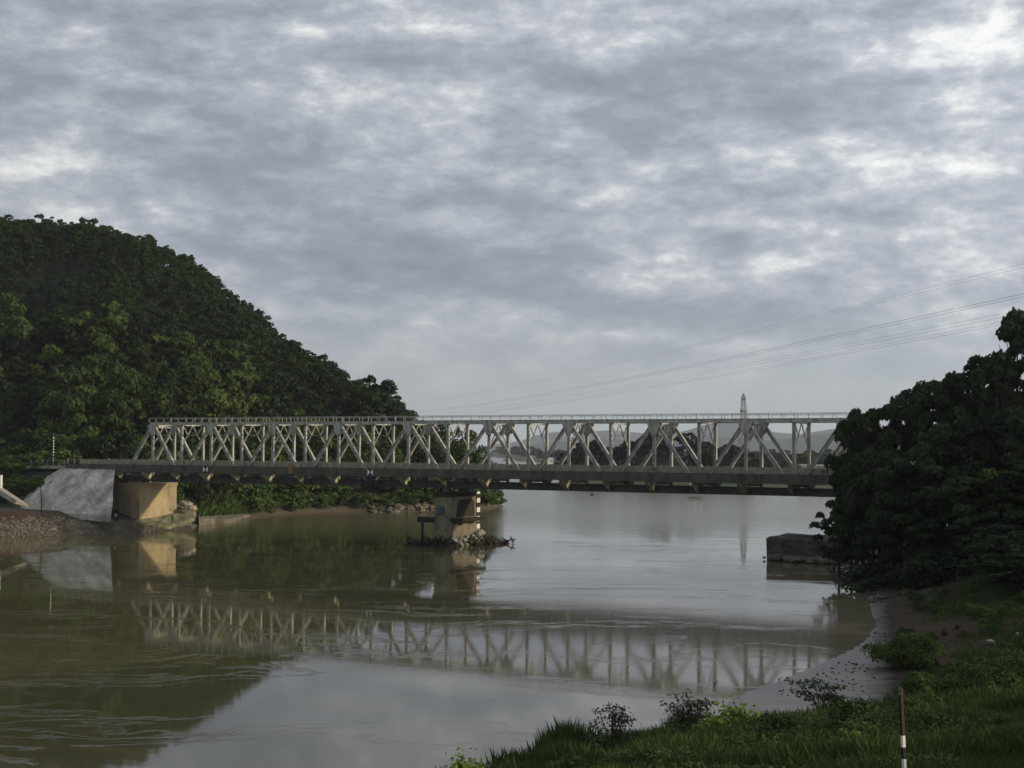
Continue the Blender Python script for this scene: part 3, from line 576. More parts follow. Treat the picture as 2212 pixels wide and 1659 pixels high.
# ================================================================ THE BRIDGE (local axes: x along the bridge, y across it away from the camera)
ZT, ZB, WT = 21.6, 10.6, 6.03
def bridge_frame(name, label, cat, t=0., w_=0., z=0., group=None):
    return empty(name, B(t, w_, z), label, cat, group, -TH)
br = bridge_frame('truss_bridge', 'long grey steel truss bridge over the river with railings on its top chords', 'bridge')
def tn(i): return tnode(i)
for side, wy in (('near', 0.), ('far', WT)):
    m = MB(); segs = [tn(i) for i in range(0, 19)]
    m.bar((tn(0) - .5, wy, ZT), (tn(18) + .5, wy, ZT), (0, 1, 0), .58, .52)
    m.box(tn(0) - .55, tn(18) + .55, wy - .36, wy + .36, ZT + .262, ZT + .30, 1); m.box(tn(0) - .4, tn(18) + .4, wy - .34, wy + .34, ZT - .30, ZT - .262, 0)
    for i in range(0, 19): m.box(tn(i) - .55, tn(i) - .51, wy - .33, wy + .33, ZT - .25, ZT + .34, 1)
    m.build('top_chord', [M['steel'], M['steel_d']], br)
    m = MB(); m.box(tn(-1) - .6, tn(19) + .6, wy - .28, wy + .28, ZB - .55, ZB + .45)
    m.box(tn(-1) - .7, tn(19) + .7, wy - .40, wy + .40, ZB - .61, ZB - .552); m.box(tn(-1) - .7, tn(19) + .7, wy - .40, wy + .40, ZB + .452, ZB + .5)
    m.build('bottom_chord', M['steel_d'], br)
    for i in range(0, 19):
        m = MB(); x = tn(i); m.ibeam((x, wy, ZB + .5), (x, wy, ZT - .3), (0, 1, 0), .44, .42, .045, .04)
        if i % 2 == 0: m.box(x - .52, x + .52, wy - .235, wy - .215, ZT - 2.3, ZT - .4)
        m.build('vertical_post', M['steel'], br)
    for j in range(0, 20):
        a, b2 = (j - 1, j) if j % 2 == 0 else (j, j - 1)       # a: bottom (odd) node, b2: top (even) node
        wd = .62 if j in (0, 19) else .50
        m = MB(); m.ibeam((tn(a), wy, ZB), (tn(b2), wy, ZT), (0, 1, 0), wd, .46, .06, .045)
        nst = 9
        for q in range(1, nst):
            f = q / nst; x = tn(a) + (tn(b2) - tn(a)) * f; z = ZB + (ZT - ZB) * f; m.box(x - .05, x + .05, wy - .2, wy + .2, z - .12, z + .12)
        m.build('diagonal', M['steel'], br)
    for i in range(0, 19, 2):
        m = MB(); x = tn(i)
        for s in (-1, 1):
            y0 = wy + s * .31
            m.box8([(x - .55, y0 - .012, ZT - 2.0), (x + .55, y0 - .012, ZT - 2.0), (x + .55, y0 + .012, ZT - 2.0), (x - .55, y0 + .012, ZT - 2.0),
                    (x - 1.25, y0 - .012, ZT - .25), (x + 1.25, y0 - .012, ZT - .25), (x + 1.25, y0 + .012, ZT - .25), (x - 1.25, y0 + .012, ZT - .25)])
        m.build('gusset_plate', M['steel'], br)
    # walkway railing along the chord
    m = MB(); x0, x1 = tn(0) - .6, tn(18) + .6; n = int((x1 - x0) / 2.06); rj = random.Random(4 + int(wy))
    for k in range(n + 1):
        x = x0 + (x1 - x0) * k / n + rj.uniform(-.25, .25) * (0 < k < n); m.box(x - .035, x + .035, wy - .5, wy - .43, ZT + .27, ZT + 1.12)
    for k in range(n):
        xa, xb = x0 + (x1 - x0) * k / n, x0 + (x1 - x0) * (k + 1) / n; za, zb_ = rj.uniform(-.02, .02), rj.uniform(-.02, .02)
        m.bar((xa, wy - .465, ZT + 1.1 + za), (xb, wy - .465, ZT + 1.1 + zb_), (0, 1, 0), .06, .075); m.bar((xa, wy - .465, ZT + .9 + za), (xb, wy - .465, ZT + .86 + zb_), (0, 1, 0), .04, .04)
    m.build('chord_railing', M['steel'], br)
for i in range(0, 19):        # sway frames
    m = MB(); x = tn(i); y0, y1 = .2, WT - .2; zt = ZT - .35; zm = ZT - 2.35; ya, yb = 1.72, 4.3; ym = WT / 2
    m.bar((x, y0, zt), (x, y1, zt), (1, 0, 0), .24, .26); m.bar((x, ya, zm), (x, yb, zm), (1, 0, 0), .14, .10)
    for p, q in (((y0, zt), (ya, zm)), ((ya, zm), (ym, zt)), ((ym, zt), (yb, zm)), ((yb, zm), (y1, zt)), ((ya, zm), (y0, zm - 1.75)), ((yb, zm), (y1, zm - 1.75))):
        m.bar((x, p[0], p[1]), (x, q[0], q[1]), (1, 0, 0), .16, .15)
    if i in (0, 18): m.box(x - .05, x + .05, .25, WT - .25, ZT - .9, ZT - .45)
    m.build('sway_frame', M['steel'], br)
m = MB()
for i in range(0, 18):        # lateral bracing in the plane of the top chords
    m.bar((tn(i), 0, ZT - .1), (tn(i + 1), WT, ZT - .1), (0, 0, 1), .12, .14); m.bar((tn(i), WT, ZT - .14), (tn(i + 1), 0, ZT - .14), (0, 0, 1), .12, .14)
m.build('lateral_bracing', M['steel'], br)
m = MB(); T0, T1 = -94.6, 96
m.box(T0, T1, -2.78, .75, 13.02, 13.3, 0); m.box(T0, T1, 5.25, 8.8, 13.02, 13.3, 0); m.box(T0, -81.4, .75, 5.25, 13.02, 13.28, 0)  # middle of the deck left open so sunlight reaches the brackets
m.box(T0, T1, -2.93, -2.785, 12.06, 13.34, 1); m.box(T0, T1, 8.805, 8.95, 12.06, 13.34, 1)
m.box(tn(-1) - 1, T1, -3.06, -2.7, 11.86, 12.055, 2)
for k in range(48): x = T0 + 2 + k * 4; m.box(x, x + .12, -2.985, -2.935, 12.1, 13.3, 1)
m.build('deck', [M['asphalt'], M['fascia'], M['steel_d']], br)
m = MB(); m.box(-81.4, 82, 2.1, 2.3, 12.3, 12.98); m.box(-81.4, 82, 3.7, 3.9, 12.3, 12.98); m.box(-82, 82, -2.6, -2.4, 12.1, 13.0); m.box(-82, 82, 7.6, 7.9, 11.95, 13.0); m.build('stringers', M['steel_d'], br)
m = MB(); m.box(-81.4, 82, 2.16, 2.24, 12.985, 13.15); m.box(-81.4, 82, 3.76, 3.84, 12.985, 13.15); m.build('rails', M['rust_brown'], br)
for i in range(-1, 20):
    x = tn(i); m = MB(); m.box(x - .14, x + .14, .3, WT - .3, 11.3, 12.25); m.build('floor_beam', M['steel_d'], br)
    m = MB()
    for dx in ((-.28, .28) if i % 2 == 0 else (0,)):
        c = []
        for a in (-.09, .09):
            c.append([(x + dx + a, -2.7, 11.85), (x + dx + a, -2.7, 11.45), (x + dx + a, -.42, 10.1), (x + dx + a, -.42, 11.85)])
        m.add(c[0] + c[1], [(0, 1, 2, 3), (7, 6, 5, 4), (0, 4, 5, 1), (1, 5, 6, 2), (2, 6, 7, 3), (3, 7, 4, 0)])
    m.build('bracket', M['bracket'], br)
for wy in (-2.6, 8.65):
    m = MB(); k = 0; x = T0; rj = random.Random(8)
    while x < T1:
        big = (k % 6 == 0); m.box(x - (.16 if big else .09), x + (.16 if big else .09), wy - .1, wy + .1, 13.3, 14.42 if big else 14.28); x += 2.0; k += 1
    for z0, h in ((13.62, .07), (13.92, .07), (14.2, .09)): m.box(T0, T1, wy - .05, wy + .05, z0, z0 + h)
    m.build('deck_railing', M['rail'], br)

for wy in (.48, 5.35):
    m = MB(); rj = random.Random(15); x = T0 + .05
    while x < T1: L = rj.choice((3.9, 4.0, 8.0)); m.box(x, min(x + L - .06, T1), wy, wy + .18, 13.3, 14.22 + rj.uniform(-.03, .04)); x += L
    m.build('parapet', M['rail'], br)
def bowtie(t, box):
    o = bridge_frame('clearance_sign', 'white bow-tie mark on the deck edge, ' + ('right one, dark box below it' if box else 'left one, near the abutment'), 'sign', t, -3.12, 11.95)
    m = MB(); m.box(-.62, .62, -.03, 0, 0, 1.3, 0); m.build('panel', M['black'], o)
    m = MB()
    for s in (-1, 1):
        a = [(s * .62, -.05, .02), (s * .62, -.05, 1.28), (s * .04, -.05, .65)]; b2 = [(x, -.032, z) for x, y, z in a]
        m.add(a + b2, [(0, 1, 2), (5, 4, 3), (0, 3, 4, 1), (1, 4, 5, 2), (2, 5, 3, 0)])
    m.build('bow_tie_mark', M['white'], o)
    if box:
        m = MB(); m.box(-.75, .75, -.1, .15, -2.0, -.1); m.build('box', M['clothd'], o)
    return o
def t_at(px, w_=-2.9):
    k = (px - 512) / F_PX; a = P9 + N * w_; return (k * a.y - a.x) / (U.x - k * U.y)
bowtie(t_at(207.4), False); bowtie(t_at(371.9), True)
o = bridge_frame('orange_sign', 'small square orange sign on the deck edge with a dark blue strip beneath', 'sign', t_at(292), -3.12, 12.1)
m = MB(); m.box(-.62, .62, -.04, 0, 0, 1.5); m.build('board', M['orange'], o)
m = MB(); m.box(-1.0, .8, -.03, .01, -.5, -.08); m.build('blue_strip', M['blue'], o)

# middle pier
pr = bridge_frame('bridge_pier', 'stained tan concrete middle pier standing in the river under the truss bridge', 'pier')
m = MB(); 
m.box8([(-2.15, -1.35, -1.5), (2.05, -1.35, -1.5), (2.05, 7.4, -1.5), (-2.15, 7.4, -1.5), (-1.95, -1.2, 8.55), (1.85, -1.2, 8.55), (1.85, 7.2, 8.55), (-1.95, 7.2, 8.55)])
m.build('shaft', M['pier'], pr)
m = MB(); m.box(-2.15, 2.05, -1.45, 7.45, 8.55, 9.35); m.build('cap', M['rust_brown'], pr)
for yy in (0, WT):
    m = MB(); m.box(-.6, .6, yy - .5, yy + .5, 9.35, 9.62); m.box(-.4, .4, yy - .35, yy + .35, 9.62, 9.98); m.build('bearing', M['steel_d'], pr)
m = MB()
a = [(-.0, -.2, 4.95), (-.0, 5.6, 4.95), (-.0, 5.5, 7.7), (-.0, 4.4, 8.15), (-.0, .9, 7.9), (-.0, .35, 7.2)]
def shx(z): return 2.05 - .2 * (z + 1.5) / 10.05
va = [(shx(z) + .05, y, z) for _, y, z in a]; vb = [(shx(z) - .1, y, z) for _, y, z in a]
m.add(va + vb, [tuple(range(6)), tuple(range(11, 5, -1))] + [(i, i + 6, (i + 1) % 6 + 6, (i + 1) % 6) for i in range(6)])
m.build('dark_panel', M['rust_brown'], pr)  # dark brown raised panel on the side face of the pier
m = MB(); m.box(shx(4.5) - .1, shx(4.5) + .55, -1.9, 8.6, 4.15, 4.85); rj = random.Random(2)
for k in range(9): y = -1 + k * .7; m.box(shx(4) - .05, shx(4) + .3, y, y + .45, 3.6 + rj.uniform(-.1, .3), 4.16)
m.build('fender_beam', M['darkwood'], pr)
m = MB(); m.box(-5.2, -1.9, -1.9, -1.35, 3.95, 4.9); m.box(-4.4, -4.1, -1.85, -1.45, .4, 3.95); m.build('fender_beam', M['darkwood'], pr)
# gauge board at the edge of the lit face
gx = shx(5) + .04
m = MB(); zed = [8.9, 8.15, 7.35, 6.5, 5.65, 4.95, 4.0, 3.55, 2.75]; z0 = 9.3
for k, z1 in enumerate(zed): m.box(gx, gx + .10 + .004 * (k % 2), 6.15, 7.15, z1, z0, k % 2); z0 = z1
m.build('water_gauge', [M['white'], M['black']], pr)
m = MB(); m.box(-1.05, .15, -1.42, -1.33, 5.4, 6.75); m.build('blue_panel', M['blue'], pr)
pn = MB()
for a in range(2):
    for c in range(3): pn.box(-.9 + a * .5, -.55 + a * .5, -1.45, -1.425, 5.55 + c * .4, 5.8 + c * .4)
pn.build('panel_marks', M['greysteel'], pr)
m = MB(); rj = random.Random(12)      # broken concrete footing round the waterline
def blob(m, c, r, rj, mi=0, sq=(1, 1, .6)):
    vs = []; seg, rings = 7, 5
    for i in range(rings + 1):
        a = math.pi * i / rings
        for j in range(seg):
            b_ = 2 * math.pi * j / seg; k = r * rj.uniform(.72, 1.15)
            vs.append((c[0] + k * sq[0] * math.sin(a) * math.cos(b_), c[1] + k * sq[1] * math.sin(a) * math.sin(b_), c[2] + k * sq[2] * math.cos(a)))
    m.add(vs, [(i * seg + j, (i + 1) * seg + j, (i + 1) * seg + (j + 1) % seg, i * seg + (j + 1) % seg) for i in range(rings) for j in range(seg)], mi)
for k in range(26):
    a = rj.uniform(-1.2, 1.9) ; y = rj.uniform(-1.5, 8.2); blob(m, (2.1 + rj.uniform(-.2, 1.3), y, rj.uniform(.1, 2.0) * (1.0 if y > 1 else .6)), rj.uniform(.35, .9), rj, 0, (rj.uniform(.6, 1.2), rj.uniform(.6, 1.6), rj.uniform(.4, 1.2)))
m.build('broken_footing', M['pale'], pr)
m = MB()
for k in range(150):
    if k < 80: x = rj.uniform(-1.5, 4.6); y = rj.uniform(-4.2, 9) if x > 2.2 else rj.uniform(-4.2, -1.6)
    elif k < 125: x = rj.uniform(-6.0, -1); y = rj.uniform(-4.6, -1.8)
    else: x = rj.uniform(3, 6.5); y = rj.uniform(5.5, 12.5)
    a = rj.uniform(0, 6.28); L = rj.uniform(.7, 2.4); z = rj.uniform(-.1, .7); t_ = rj.uniform(-.4, .9)
    m.tube([(x, y, z), (x + math.cos(a) * L * math.cos(t_), y + math.sin(a) * L * math.cos(t_), max(z + L * math.sin(t_), -.2))], [rj.uniform(.09, .2), rj.uniform(.05, .12)], 5)
    if k % 3 == 0: blob(m, (x, y, .1), rj.uniform(.35, .75), rj)
o = m.build('debris_ring', M['darkwood']); o.location = B(0, 0, 0); o.rotation_euler[2] = -TH
tag(o, 'tangle of dark broken timbers and rubble in the water round the pier foot', 'debris', kind='stuff')

# left abutment, its back wall and the stone revetment
ab = bridge_frame('abutment', 'tan concrete abutment with dark streaks carrying the left end of the truss', 'abutment')
m = MB(); m.box(-81.1, -75.1, -1.0, 9.3, 0, 8.9); m.build('shaft', M['conc'], ab)
m = MB(); m.box(-81.3, -74.95, -1.12, 9.45, 8.9, 9.55); m.build('bearing_shelf', M['conc'], ab)
for yy in (0, WT):
    m = MB(); m.box(-81.2, -80.1, yy - .5, yy + .5, 9.55, 9.98); m.build('bearing', M['steel_d'], ab)
m = MB(); m.box(-95, -81.6, -.6, 8.4, 0, 12.05); m.build('back_wall', M['conc'], ab)
m = MB(); V = []; ncol = 40; nrow = 12; rj = random.Random(6)
for r_ in range(nrow + 1):
    f = r_ / nrow; off = .6 + 10.6 * f; z = 12.45 - 8.8 * f ** 1.45
    for c in range(ncol + 1):
        u = c / ncol
        if u < .55:    # rounded left end, from behind round to the near side
            a = R(186) + (R(270) - R(186)) * u / .55; x = -95 + math.cos(a) * off; y = -1.8 + math.sin(a) * off
        else: x = -95 + (13.6 + 1.0 * off) * (u - .55) / .45; y = -1.8 - off
        V.append((x + rj.uniform(-.12, .12), y + rj.uniform(-.12, .12), z + rj.uniform(-.1, .1)))
F = [(r_ * (ncol + 1) + c, (r_ + 1) * (ncol + 1) + c, (r_ + 1) * (ncol + 1) + c + 1, r_ * (ncol + 1) + c + 1) for r_ in range(nrow) for c in range(ncol)]
nV = len(V); V2 = [(x, y, z - 1.2) for x, y, z in V]; 
for c in range(ncol): F.append((c, c + 1, nV + c + 1, nV + c)); b_ = nrow * (ncol + 1) + c; F.append((b_, nV + b_, nV + b_ + 1, b_ + 1))
for r_ in range(nrow):
    for c in (0, ncol): a = r_ * (ncol + 1) + c; b_ = a + ncol + 1; F.append((a, nV + a, nV + b_, b_))
m.add(V + V2, F)
mr, nt, b = mat('stone_pitching'); g = nn(nt, 'ShaderNodeNewGeometry'); pos = g.outputs['Position']
vo = nn(nt, 'ShaderNodeTexVoronoi'); vo.inputs['Scale'].default_value = 2.6; nt.links.new(pos, vo.inputs['Vector'])
st = noise(nt, mapping(nt, pos, (1, 1, .6)), .30, 8, .7); r = ramp(nt, [(.36, (.24, .22, .18)), (.5, (.44, .42, .36)), (.62, (.62, .60, .53))]); nt.links.new(st, r.inputs[0])
c = r.outputs[0]; ed = ramp(nt, [(.0, 1.), (.5, .92), (.8, .72)]); nt.links.new(vo.outputs['Distance'], ed.inputs[0])
c = mixc(nt, 1.0, c, ed.outputs[0], 'MULTIPLY'); nt.links.new(c, b.inputs['Base Color']); b.inputs['Roughness'].default_value = .9
bp = nn(nt, 'ShaderNodeBump'); bp.inputs['Distance'].default_value = .06; nt.links.new(vo.outputs['Distance'], bp.inputs['Height']); bp.invert = True; nt.links.new(bp.outputs[0], b.inputs['Normal'])
o = m.build('stone_revetment', mr); o.location = B(0, 0, 0); o.rotation_euler[2] = -TH
tag(o, 'whitish cone-shaped stone-pitched slope below the left end of the bridge', 'revetment')
# broken apron slab in front of the abutment
def apron(name, pts, thick, m_, label, cat, seed=1):
    rj = random.Random(seed); n = len(pts); c = sum((Vector(p) for p in pts), Vector()) / n
    top = []; bot = []
    for k in range(n):
        a, b2 = Vector(pts[k]), Vector(pts[(k + 1) % n])
        for s in range(5):
            p = a.lerp(b2, s / 5) + Vector((rj.uniform(-.3, .3), rj.uniform(-.3, .3), rj.uniform(-.12, .12))); top.append(p); bot.append(p + Vector((rj.uniform(-.3, .3), rj.uniform(-.3, .3), -thick * rj.uniform(.7, 1.2))))
    K = len(top); mid = [t.lerp(c, .5) + Vector((0, 0, rj.uniform(-.25, .35))) for t in top]
    m = MB(); m.add(top + bot + mid + [c], [(i, i + K, (i + 1) % K + K, (i + 1) % K) for i in range(K)] + [(i, (i + 1) % K, (i + 1) % K + 2 * K, i + 2 * K) for i in range(K)] + [(i + 2 * K, (i + 1) % K + 2 * K, 3 * K) for i in range(K)])
    return tag(m.build(name, m_), label, cat)
A = lambda x, y, D: atD(ds(x), ds(y), D)
apron('concrete_slab', [A(290, 1128, 306), A(360, 1134, 309), A(416, 1120, 315), A(422, 1102, 320), A(412, 1087, 324), A(362, 1093, 322), A(310, 1106, 314)], .9, M['slab'], 'large cracked pale concrete slab sliding towards the water in front of the abutment', 'slab', 3)
apron('rock_ledge', [A(428, 1122, 330), A(500, 1120, 345), A(538, 1112, 362), A(520, 1106, 372), A(450, 1107, 362), A(425, 1108, 345)], 2.0, M['rock'], 'low tan rock ledge at the water\'s edge below the bright green reeds', 'rock', 5)
for k, (x, y, D, r_) in enumerate(((404, 1090, 318, 1.3), (414, 1098, 316, 1.2), (395, 1087, 320, 1.0))):
    m = MB(); blob(m, (0, 0, 0), r_, random.Random(k)); o = m.build('pale_boulder', M['rockp']); o.location = A(x, y, D)
    tag(o, ['bright broken boulder on top of the slab end beside the abutment', 'bright boulder at the outer corner of the cracked slab', 'smaller bright boulder nearest the abutment wall on the slab'][k], 'boulder')
# rubble along the left shore
def rubble(name, label, pts, n, r0, r1, m_, fn, seed, spread=2.0):
    rj = random.Random(seed); m = MB()
    for _ in range(n):
        k = rj.randrange(len(pts) - 1); a, b2 = Vector(pts[k]), Vector(pts[k + 1]); p = a.lerp(b2, rj.random()); p.x += rj.gauss(0, spread); p.y += rj.gauss(0, spread)
        z = fn(p.x, p.y)
        if z < -.3: continue
        r_ = rj.uniform(r0, r1) * (1.6 if rj.random() < .08 else 1); blob(m, (p.x, p.y, z + r_ * .1), r_, rj)
    return tag(m.build(name, m_), label, 'rubble', kind='stuff')
rubble('shore_rubble', 'grey rubble and stones scattered along the near left shore below the revetment', [(-112, 282, 0), (-94, 287, 0), (-85, 293, 0), (-78, 303, 0), (-71, 310, 0), (-67, 330, 0)], 3000, .07, .34, M['rock'], hl, 1, 2.6)
rubble('rock_bank', 'dark rubble strewn on the right bank below the trees', [(52, 236, 0), (47, 215, 0), (46, 190, 0), (45, 170, 0)], 520, .12, .55, M['rockd'], hr, 2, 3.2)
rubble('slope_stones', 'small stones and debris strewn over the shaded dirt slope at the right', [(34, 130, 0), (46, 150, 0), (52, 165, 0), (44, 178, 0)], 420, .04, .16, M['rockd'], hr, 14, 5.0)
rubble('mud_debris', 'small dark bits of debris lying on the pale mud spit', [(20, 106, 0), (29, 122, 0), (35, 142, 0)], 160, .04, .14, M['darkwood'], hr, 15, 1.6)
rubble('block_rubble', 'dark rubble heaped against the foot of the masonry block', [(41, 237.5, 0), (47, 231.5, 0), (54, 225, 0)], 260, .25, .8, M['rock'], lambda x, y: .3, 4, .9)
rubble('shore_rocks', 'pale angular rocks on the far left shore just left of the pier', [(-36, 402, 0), (-14, 409, 0)], 120, .4, 1.3, M['rock'], hl, 7, 1.6)
for k, (x, y, r_) in enumerate(((2140, 1386, .35), (2206, 1374, .6))):
    g = atz(ds(x), ds(y), 2.5)
    for _ in range(12): zz2 = hr(g.x, g.y); g = atz(ds(x), ds(y), zz2 + .1)
    m = MB(); blob(m, (0, 0, 0), r_, random.Random(k)); o = m.build('pale_stone', M['rockp']); o.location = g
    tag(o, ['small pale stone lying alone on the dark slope at the right', 'larger pale stone on the dark slope at the right edge'][k], 'stone')
# right pier block
def boxthing(name, pts, z0, z1, m_, label, cat, jit=.0):
    m = MB(); m.box8([(x, y, z0) for x, y in pts] + [(x, y, z1[i] if isinstance(z1, (list, tuple)) else z1) for i, (x, y) in enumerate(pts)]); o = m.build(name, m_)
    return tag(o, label, cat)
p0 = atz(767.5, 559, 0); q0 = atD(787, 534, 246); q1 = atD(846, 536.5, 234)
apron('masonry_block', [Vector((p0.x, p0.y, 3.3)), Vector((47, 233.5, 3.2)), Vector((54.5, 227, 3.1)), Vector((60, 236, 3.3)), Vector((q0.x, q0.y, 3.75))], 6.0, M['block'], 'dark flat-topped masonry block at the water edge beneath the right trees', 'block', 8)
# right abutment, mostly behind the trees
ab2 = bridge_frame('abutment', 'pale concrete abutment under the right end of the truss, mostly hidden by trees', 'abutment')
m = MB(); m.box(77, 84, -1, 8, 0, 6.4); m.build('shaft', M['pale'], ab2)
for y in (-.4, 1.6, 3.6, 5.6, 7.4):
    m = MB(); m.box(78, 79, y - .25, y + .25, 6.4, 9.2); m.build('leg', M['pale'], ab2)
m = MB(); m.box(77, 84, -1, 8, 9.2, 9.9); m.build('bearing_shelf', M['pale'], ab2)
# leaning trunk by the right shore
m = MB(); pts = [A(1785, 1222, 214), A(1800, 1237, 208), A(1812, 1252, 203), A(1850, 1272, 195), A(1895, 1290, 186)]
m.tube(pts, [.12, .2, .24, .22, .3], 6); m.tube([pts[1], A(1802, 1228, 208), A(1808, 1212, 209)], [.14, .1, .05], 5)
tag(m.build('fallen_trunk', M['darkwood']), 'bare dark trunk leaning out over the bright water below the right trees', 'trunk')
m = MB(); blob(m, (0, 0, 0), 1.4, random.Random(9), sq=(1.2, 1, .7)); o = m.build('shore_boulder', M['rockd']); o.location = A(1818, 1262, 199); tag(o, 'dark boulder at the water under the leaning trunk', 'boulder')

# embankment railing, slab edge, posts at the far left
er = bridge_frame('railing_fence', 'thin metal railing along the embankment leading onto the bridge at the left edge', 'railing')
for k in range(28):
    m = MB(); x = -95.5 - k * 1.75; z0 = 12.5; m.box(x - .05, x + .05, -2.65, -2.55, z0, z0 + 1.45); m.build('post', M['rail'], er)
for zz1 in (12.95, 13.4, 13.85): 
    m = MB(); m.box(-144, -94.7, -2.63, -2.57, zz1, zz1 + .06); m.build('rail', M['greysteel'], er)
m = MB(); m.box(-118, -94.8, -3.2, -.5, 12.2, 12.75); m.build('kerb_slab', M['pale'], er)
def at_t(px, w_): return t_at(px, w_)
o = bridge_frame('marker_post', 'slim post banded white and grey standing behind the embankment railing', 'post', at_t(54.3, 6), 6, 12.4)
m = MB(); m.tube([(0, 0, 0), (0, 0, 7.3)], .07, 6); m.build('pole', M['greysteel'], o)
for k in range(9): m = MB(); m.tube([(0, 0, 1.2 + k * .62), (0, 0, 1.5 + k * .62)], .13, 6); m.build('band', M['white'], o)
o = bridge_frame('short_post', 'short dark post on the embankment at the far left', 'post', at_t(21.9, 3), 3, 12.4); m = MB(); m.tube([(0, 0, 0), (0, 0, 2.6)], .08, 6); m.build('pole', M['greysteel'], o)
m = MB(); b0 = A(91, 1103, 296); b0.z = hl(b0.x, b0.y) - .3; tp = A(88, 1046, 296)
m.tube([b0, tp], [.14, .09], 6); m.tube([tp + Vector((0, 0, -.4)), A(108, 1044, 297), A(118, 1034, 297)], [.07, .06, .04], 4); m.tube([A(108, 1044, 297), A(112, 1037, 297)], [.05, .03], 4)
tag(m.build('leaning_pole', M['darkwood']), 'dark bare pole with a crooked arm standing before the white revetment', 'pole')
# stair ramp at the photo's left edge
m = MB(); e0, e1 = A(-14, 1050, 300), A(44, 1088, 292); 
m.bar(e0, e1, (0, 1, 0), 3.4, .5); m.bar(e0 + Vector((0, -1.9, .35)), e1 + Vector((0, -1.9, .35)), (0, 1, 0), .3, .5)
o = m.build('ramp', M['pale']); tag(o, 'pale concrete ramp sloping down at the left edge of the photo', 'ramp')
m = MB(); g = A(0, 1046, 300); m.box(g.x - .5, g.x + .35, g.y - .4, g.y + .4, g.z - 1.2, g.z + 1.8); tag(m.build('gate_pillar', M['white']), 'short white pillar at the head of the ramp at the left edge', 'pillar')

# ---------------------------------------------------------------- people and motorbikes
def skin_body(name, verts, edges, rad, m_, parent):
    me = bpy.data.meshes.new(name); me.from_pydata(verts, edges, []); o = bpy.data.objects.new(name, me); COL.objects.link(o); o.parent = parent; me.materials.append(m_)
    md = o.modifiers.new('skin', 'SKIN'); me.skin_vertices.new() if not me.skin_vertices else None
    for i, r_ in enumerate(rad): me.skin_vertices[0].data[i].radius = (r_, r_)
    me.skin_vertices[0].data[0].use_root = True
    s = o.modifiers.new('sub', 'SUBSURF'); s.levels = 1; s.render_levels = 1; return o
def person(loc, rz, label, top, low, seated=False, parent=None):
    o = empty('person', loc, label, 'person', None, rz); h = 0
    if seated: # riding: hips at .8, hands forward (+x)
        V = [(0, 0, .82), (.04, 0, 1.08), (.10, 0, 1.30), (.12, 0, 1.38), (.15, 0, 1.52), (.1, .19, 1.3), (.3, .24, 1.08), (.52, .26, 1.02), (.1, -.19, 1.3), (.3, -.24, 1.08), (.52, -.26, 1.02),
             (.42, .14, .78), (.34, .16, .38), (.46, .16, .32), (.42, -.14, .78), (.34, -.16, .38), (.46, -.16, .32)]
    else:
        V = [(0, 0, .88), (0, 0, 1.1), (0, 0, 1.34), (0, 0, 1.43), (0, 0, 1.55), (0, .19, 1.36), (.05, .25, 1.08), (.16, .22, .86), (0, -.19, 1.36), (.03, -.26, 1.08), (.1, -.24, .84),
             (0, .1, .82), (.03, .11, .46), (0, .12, .06), (0, -.1, .82), (-.03, -.11, .46), (0, -.12, .06)]
    E_ = [(0, 1), (1, 2), (2, 3), (3, 4), (2, 5), (5, 6), (6, 7), (2, 8), (8, 9), (9, 10), (0, 11), (11, 12), (12, 13), (0, 14), (14, 15), (15, 16)]
    rad = [.13, .13, .15, .055, .06, .06, .045, .032, .06, .045, .032, .085, .06, .04, .085, .06, .04]
    skin_body('body', V, E_, rad, M['skin'], o)
    H = V[4]; m = MB(); m.ball((H[0] + .02, H[1], H[2] + .07), .105, 0, 10, 8, (1, .85, 1.15)); m.build('head', M['skin'], o, True)
    m = MB(); m.ball((H[0] - .01, H[1], H[2] + .11), .115, 0, 10, 6, (1, .9, 1.0)); m.build('hair', M['hair'], o, True)
    skin_body('shirt', V[:3] + [V[5], V[6], V[8], V[9]], [(0, 1), (1, 2), (2, 3), (3, 4), (2, 5), (5, 6)], [.145, .15, .165, .075, .062, .075, .062], top, o)
    skin_body('trousers', [V[0], V[11], V[12], V[13], V[14], V[15], V[16]], [(0, 1), (1, 2), (2, 3), (0, 4), (4, 5), (5, 6)], [.15, .10, .075, .055, .10, .075, .055], low, o)
    return o
def motorbike(loc, rz, label):
    o = empty('motorbike', loc, label, 'motorbike', None, rz)
    for x in (-.6, .62):
        m = MB(); pts = [(x + .27 * math.cos(a), 0, .3 + .27 * math.sin(a)) for a in [2 * math.pi * k / 14 for k in range(15)]]; m.tube(pts, .045, 6, cap=False); w_ = m.build('wheel', M['rubber'], o)
        m = MB(); m.ball((x, 0, .3), .09); 
        for k in range(5): a = k * 1.257; m.tube([(x, 0, .3), (x + .24 * math.cos(a), 0, .3 + .24 * math.sin(a))], .012, 4)
        m.build('hub', M['greysteel'], w_)
    m = MB(); m.tube([(-.6, 0, .3), (-.2, 0, .42), (.15, 0, .36), (.42, 0, .7), (.47, 0, .92)], [.05, .11, .12, .09, .06], 8); m.tube([(.47, 0, .9), (.62, 0, .3)], .035, 6); m.tube([(-.75, 0, .62), (-.4, 0, .6), (-.1, 0, .5)], [.05, .1, .09], 8); m.build('frame', M['red'], o)
    m = MB(); m.box(-.68, .1, -.12, .12, .68, .78); m.build('seat', M['rubber'], o)
    m = MB(); m.tube([(.42, -.3, 1.0), (.48, 0, .95), (.42, .3, 1.0)], .02, 5); m.build('handlebar', M['greysteel'], o)
    m = MB(); m.ball((.55, 0, .88), .09); m.build('headlight', M['white'], o); return o
